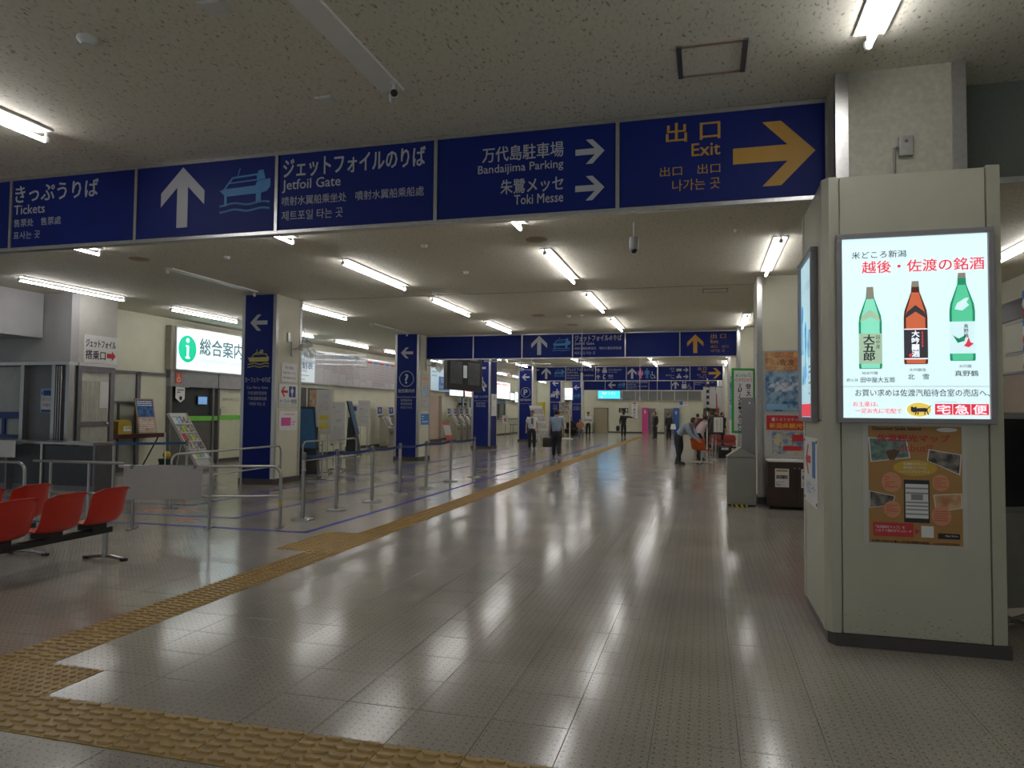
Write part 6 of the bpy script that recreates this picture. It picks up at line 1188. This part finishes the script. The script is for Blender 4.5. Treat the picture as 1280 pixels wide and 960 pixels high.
# hanging rods with drop lights
for i_, (x, y, zb, w_) in enumerate(((-3.0, 17.9, 2.23, 'in front of the second sign band, left'), (-2.58, 30.0, 2.07, 'in front of the toilet symbols'), (-2.12, 34.0, 1.98, 'right, in front of the clerestory'))):
    t = thing('hanging_rod_notice', 'slim white rod hanging from the ceiling ' + w_, 'rod', (x, y, ZC)); part('rod', MB().tube([(0, 0, 0), (0, 0, zb - ZC + .2)], .012 if i_ else .008, 6), whitep, t); part('end_piece', MB().box(-.025, .025, -.04, .04, zb - ZC, zb - ZC + (.2 if i_ else .38)), whitep, t); part('ceiling_plate', MB().box(-.05, .05, -.05, .05, -.02, 0), whitep, t)

# left-near glazing behind the benches (daylight side)
gw = struct('window_7', MB().box(X0 + .02, X0 + .04, 0, 12.3, .1, 3.1), glass)
for y in range(0, 13, 2): part('window_mullion', MB().box(X0, X0 + .1, y - .04, y + .04, 0, 3.1), alu, gw)
part('window_mullion', MB().box(X0, X0 + .1, 0, 12.3, 3.1, ZC), greyw, gw)

# ================================================================== PEOPLE
skin_m = mat('skin', (.42, .24, .16), .5, noise=.05); hair_m = mat('black_hair', (.012, .01, .01), .5, noise=.1)
wshirt = mat('white_shirt', (.62, .63, .66), .7, noise=.05); bshirt = mat('blue_polo', (.26, .35, .48), .8, noise=.05); lshirt = mat('pale_blue_shirt', (.30, .36, .47), .7, noise=.05)
dtrou = mat('black_trousers', (.012, .013, .018), .7, noise=.1); dsuit = mat('dark_suit', (.018, .018, .022), .7, noise=.1); greyt = mat('dark_grey_trousers', (.03, .032, .04), .7, noise=.1)
pinkc = mat('dark_red_top', (.14, .03, .04), .7, noise=.1); navyc = mat('navy_top', (.02, .025, .07), .7, noise=.1); shoe_m = mat('black_shoe', (.01, .01, .01), .35, noise=.1)
def skinmesh(name, verts, edges, radii, m, parent, root=0, lv=1):
    me = bpy.data.meshes.new(name); me.from_pydata(verts, edges, []); o = bpy.data.objects.new(name, me); COL.objects.link(o); o.parent = parent
    o.modifiers.new('skin', 'SKIN'); sv = me.skin_vertices[0].data
    for i, r in enumerate(radii): q = 1.28 if (r[0] if isinstance(r, tuple) else r) > .013 else 1.0; sv[i].radius = (r[0] * q, r[1] * q) if isinstance(r, tuple) else (r * q, r * q); sv[i].use_root = (i == root)
    s = o.modifiers.new('sub', 'SUBSURF'); s.levels = s.render_levels = lv
    dg = bpy.context.evaluated_depsgraph_get(); nm = bpy.data.meshes.new_from_object(o.evaluated_get(dg)); o.modifiers.clear(); o.data = nm
    nm.polygons.foreach_set('use_smooth', [True] * len(nm.polygons)); nm.materials.clear(); nm.materials.append(m); return o
def person(label, x, y, rz, top, trou, h=1.70, lean=0.0, hipz=None, arms=None, legs=None, hat=False, sleeves='short', head_turn=0, sit=False, collar=None, hair=hair_m, longhair=False, z=0):
    """figure facing local -Y"""
    t = thing('person', label, 'person', (x, y, z), rz, None); k = h / 1.70
    hz = (hipz or .90) * k
    V = Vector; ca, sa = math.cos(lean), math.sin(lean)
    def tor(dx, dz, dy=0): return V((dx * k, (-dz * sa + dy * ca) * k, hz + (dz * ca + dy * sa) * k))
    pelvis = tor(0, 0); belly = tor(0, .15); chest = tor(0, .34); neckb = tor(0, .49); neck = tor(0, .555, -.01)
    hd = V((0, -.02 * k, 0)); headc = neck + (tor(0, 1) - tor(0, 0)).normalized() * .10 * k + hd; headt = headc + V((0, -.01, .10 * k))
    sh = {s: tor(s * .175, .45) for s in (-1, 1)}; hip = {s: tor(s * .09, -.03) for s in (-1, 1)}
    arms = arms or {}; legs = legs or {}
    A = {}; Lg = {}
    for s in (-1, 1):
        e, w_ = arms.get(s, (V((s * .235, .03, hz / k + .17)), V((s * .25, -.04, hz / k - .07)))); A[s] = (V(e) * k, V(w_) * k)
        kn, an = legs.get(s, (V((s * .10, -.01, .48)), V((s * .105, .03, .08)))); Lg[s] = (V(kn) * k, V(an) * k)
    vs = [pelvis, belly, chest, neckb, neck, headc - V((0, 0, .035 * k)), headc + V((0, 0, .03 * k)), headt - V((0, 0, .01))]; es = [(i, i + 1) for i in range(7)]
    rd = [(.09 * k, .07 * k), (.09 * k, .065 * k), (.11 * k, .075 * k), (.07 * k, .06 * k), .05 * k, (.062 * k, .075 * k), (.074 * k, .088 * k), .052 * k]
    for s in (-1, 1):
        n = len(vs); e, w_ = A[s]; d = (w_ - e).normalized(); palm = w_ + d * .075 * k
        vs += [sh[s], e, w_, palm]; es += [(2, n), (n, n + 1), (n + 1, n + 2), (n + 2, n + 3)]; rd += [.036 * k, .032 * k, .024 * k, (.032 * k, .02 * k)]
        side = d.cross(V((0, 1, 0))); side = side.normalized() if side.length > .1 else V((1, 0, 0)); up = d.cross(side)
        for q in range(4):
            m_ = len(vs); b0 = palm + side * (q - 1.5) * .017 * k; L_ = [.06, .07, .065, .05][q] * k
            vs += [b0 + d * L_ * .5, b0 + d * L_ + up * .012 * k]; es += [(n + 3, m_), (m_, m_ + 1)]; rd += [.0085 * k, .0075 * k]
        m_ = len(vs); vs += [w_ + d * .035 * k + side * .038 * k, w_ + d * .075 * k + side * .052 * k]; es += [(n + 2, m_), (m_, m_ + 1)]; rd += [.011 * k, .009 * k]
        n = len(vs); kn, an = Lg[s]; vs += [hip[s], kn, an]; es += [(0, n), (n, n + 1), (n + 1, n + 2)]; rd += [.06 * k, .048 * k, .034 * k]
    skinmesh('body', vs, es, rd, skin_m, t)
    # shirt or jacket
    vs = [tor(0, -.18 if sleeves == 'jacket' else -.07), tor(0, .15), tor(0, .34), tor(0, .46), tor(0, .50)]; es = [(0, 1), (1, 2), (2, 3), (3, 4)]; rd = [(.142 * k, .105 * k), (.138 * k, .102 * k), (.148 * k, .105 * k), (.09 * k, .075 * k), (.06 * k, .058 * k)]
    for s in (-1, 1):
        n = len(vs); e, w_ = A[s]
        if sleeves == 'short': vs += [sh[s], sh[s] + (e - sh[s]) * .72]; es += [(2, n), (n, n + 1)]; rd += [.066 * k, .058 * k]
        else: vs += [sh[s], e, e + (w_ - e) * .9]; es += [(2, n), (n, n + 1), (n + 1, n + 2)]; rd += [.08 * k, .050 * k, .037 * k]
    skinmesh('jacket' if sleeves == 'jacket' else 'shirt', vs, es, rd, top, t)
    vs = [tor(0, .12), tor(0, -.02)]; es = [(0, 1)]; rd = [(.122 * k, .09 * k), (.136 * k, .10 * k)]
    for s in (-1, 1):
        n = len(vs); kn, an = Lg[s]; vs += [hip[s] + V((0, 0, -.03 * k)), kn, an + V((0, 0, -.035))]; es += [(1, n), (n, n + 1), (n + 1, n + 2)]; rd += [(.095 * k, .095 * k), .068 * k, .052 * k]
    skinmesh('trousers', vs, es, rd, trou, t)
    for s in (-1, 1):
        an = Lg[s][1]; mb = MB().lathe([(.9, 0), (1, .2), (.9, .6), (.45, 1)], (0, 0, 0), 12); mb.xf(Matrix.Translation((an.x, an.y - .06 * k, an.z - .08 * k)) @ Matrix.Diagonal((.047 * k, .13 * k, .085 * k, 1))); part('shoe', mb, shoe_m, t, smooth=True)
    part('hair', MB().ball(tuple(headc + V((0, .030 * k, .020 * k))), .105 * k, 12, 8, (.90, .95, 1.02)), hair, t, smooth=True)
    fy = headc.y - .083 * k; fz = headc.z
    part('nose', MB().ball((headc.x, fy - .008 * k, fz - .01 * k), .014 * k, 6, 4), skin_m, t, smooth=True)
    for s in (-1, 1):
        part('ear', MB().ball((headc.x + s * .078 * k, headc.y + .01 * k, fz), .02 * k, 6, 4, (.4, .7, 1.2)), skin_m, t, smooth=True)
        part('eye', MB().ball((headc.x + s * .03 * k, fy + .004 * k, fz + .012 * k), .009 * k, 6, 4), black, t, smooth=True)
    part('mouth', MB().box(headc.x - .022 * k, headc.x + .022 * k, fy - .002 * k, fy + .01 * k, fz - .05 * k, fz - .043 * k), mat('lip', (.3, .1, .08), .5, noise=.03), t)
    if hat: part('cap', MB().lathe([(.088, 0), (.1, .04), (.105, .075), (.05, .09)], tuple(headc + V((0, 0, .045 * k))), 14).box(-.07, .07, headc.y - .15, headc.y - .06, headc.z + .045 * k, headc.z + .055 * k), mat('grey_cap', (.10, .10, .11), .6, noise=.05), t, smooth=True)
    return t, A
def tocam(x, y): return math.atan2(-x, -(0 - y)) if False else 0
# guard facing the camera: local -Y is towards the camera already
g1, _ = person('guard in white short sleeved shirt, black tie and cap facing the camera', -7.12, 29.7, .25, wshirt, dtrou, 1.68, hat=True)
part('tie', MB().box(-.025, .025, -.155, -.125, 1.08, 1.36), black, g1); part('lanyard', MB().box(.05, .065, -.15, -.125, 1.0, 1.35), navy_print, g1)
V = Vector
w1, A1 = person('man in pale blue polo and black trousers walking away with a dark bag', -5.03, 24.7, PI + .2, bshirt, dtrou, 1.74, legs={1: ((.09, -.08, .49), (.09, .02, .09)), -1: ((-.09, .02, .49), (-.09, .30, .16))})
hx = thing('dark_shoulder_bag', 'dark soft bag carried low between the two walking men', 'bag', (-5.38, 24.78, .38)); part('bag_body', MB().box(-5.54, -5.18, 24.68, 24.88, .36, .70), mat('bag_black', (.02, .018, .016), .6, noise=.1), hx, True, bevel=.05); part('bag_strap', MB().tube([(-5.46, 24.78, .69), (-5.32, 24.78, .84), (-5.25, 24.78, .69)], .012, 6), black, hx, True)
person('man in white shirt seen from behind beside the leaning rack', -6.75, 33.6, PI, wshirt, dtrou, 1.72, hair=mat('grey_hair', (.12, .12, .11), .6, noise=.1))
person('far guard in white shirt and cap standing before the tan door', -7.65, 48.4, .3, wshirt, dtrou, 1.66, hat=True, arms={1: ((.25, .02, 1.06), (.10, -.16, 1.10)), -1: ((-.25, .02, 1.06), (-.08, -.17, 1.12))})
p3, _ = person('man in dark suit pointing right in front of the far wall', -5.2, 48.0, PI - .1, dsuit, dsuit, 1.70, sleeves='jacket', arms={-1: ((-.42, 0, 1.33), (-.66, -.03, 1.27))})
bc = thing('briefcase', 'black briefcase held low by the pointing man in dark suit', 'bag', (-5.62, 48.0, .35)); part('case_body', MB().box(-5.68, -5.48, 47.85, 48.2, .38, .72), black, bc, True, bevel=.02); part('handle', MB().tube([(-5.58, 47.95, .72), (-5.56, 48.0, .79), (-5.58, 48.1, .72)], .012, 6), black, bc, True)
person('man in black suit standing by the magenta panel', -3.0, 46.0, -.9, dsuit, dsuit, 1.70, sleeves='jacket')
p5, _ = person('person in black holding a white bag before the magenta panel', -2.1, 45.0, .6, dsuit, dsuit, 1.62, sleeves='jacket')
wbg = thing('white_carrier_bag', 'white carrier bag beside the person in black', 'bag', (-1.85, 44.75, .6)); part('bag_body', MB().add([(-2.0, 44.7, .62), (-1.66, 44.7, .62), (-1.66, 44.9, .62), (-2.0, 44.9, .62), (-1.95, 44.78, .95), (-1.7, 44.78, .95), (-1.7, 44.82, .95), (-1.95, 44.82, .95)], [(0, 3, 2, 1), (4, 5, 6, 7), (0, 1, 5, 4), (1, 2, 6, 5), (2, 3, 7, 6), (3, 0, 4, 7)]), paper, wbg, True)
# bending man
person('man in pale blue long sleeved shirt bending over the orange chair', -.78, 23.2, PI / 2 - .35, lshirt, greyt, 1.72, lean=.85, hipz=.92, sleeves='long', arms={1: ((.22, -.42, .98), (.14, -.62, .78)), -1: ((-.20, -.42, .98), (-.10, -.62, .78))}, legs={1: ((.11, -.05, .50), (.12, .12, .08)), -1: ((-.11, -.02, .5), (-.12, -.08, .08))})
person('person in pinkish white top behind the bending man', -.15, 25.6, PI / 2 + .4, mat('pink_white_top', (.5, .40, .42), .7, noise=.05), dtrou, 1.62, lean=.35, sleeves='long')
sitl = {1: ((.11, -.42, .47), (.11, -.44, .08)), -1: ((-.11, -.42, .47), (-.11, -.44, .08))}
ms = thing('stool', 'low dark stool under the seated person in orange vest', 'stool', (-7.9, 46.6, 0)); part('seat', MB().box(-8.12, -7.68, 46.4, 46.85, .36, .42), dsteel, ms, True, bevel=.01); [part('leg', MB().tube([(x, y, 0), (x, y, .36)], .015, 6), dsteel, ms, True) for x in (-8.08, -7.72) for y in (46.44, 46.8)]
person('seated person in striped orange vest by the ship panel column', -7.9, 46.6, .3, mat('orange_vest', (.45, .20, .12), .7, noise=.3, nscale=20), mat('grey_trousers', (.16, .17, .16), .7, noise=.1), 1.58, hipz=.50, arms={1: ((.25, -.1, .72), (.1, -.3, .66)), -1: ((-.25, -.1, .72), (-.1, -.3, .66))}, legs=sitl)
person('person in black sitting on the black seats beside the ship panel column', -8.6, 47.15, .2, dsuit, dsuit, 1.60, hipz=.60, legs=sitl, sleeves='jacket')
crowd = [(-.35, 40.0, 2.6, pinkc, dtrou, 1.62, 'person in dark red top, leftmost of the far crowd', 0.05), (-.02, 42.5, .4, navyc, dtrou, 1.60, 'person in navy jacket next to the dark red top', .05), (.12, 36.5, 1.0, dsuit, dtrou, 1.72, 'person in dark suit in the middle of the far crowd', .1), (.35, 34.5, 2.0, dsuit, dsuit, 1.66, 'person in black bending slightly beside the banner pole', .3), (.62, 39.0, 0, dsuit, dtrou, 1.70, 'person in black behind the black framed notice', 0.05), (.85, 37.2, .8, dsuit, dtrou, 1.70, 'person in black nearest the right columns', .05), (.48, 44.0, 3.0, navyc, dtrou, 1.74, 'person in dark blue seen from behind under the hanging boards', 0)]
for (x, y, rz, a_, b_, hh, lab, ln) in crowd: person(lab, x, y, rz, a_, b_, hh, lean=ln, sleeves='jacket')
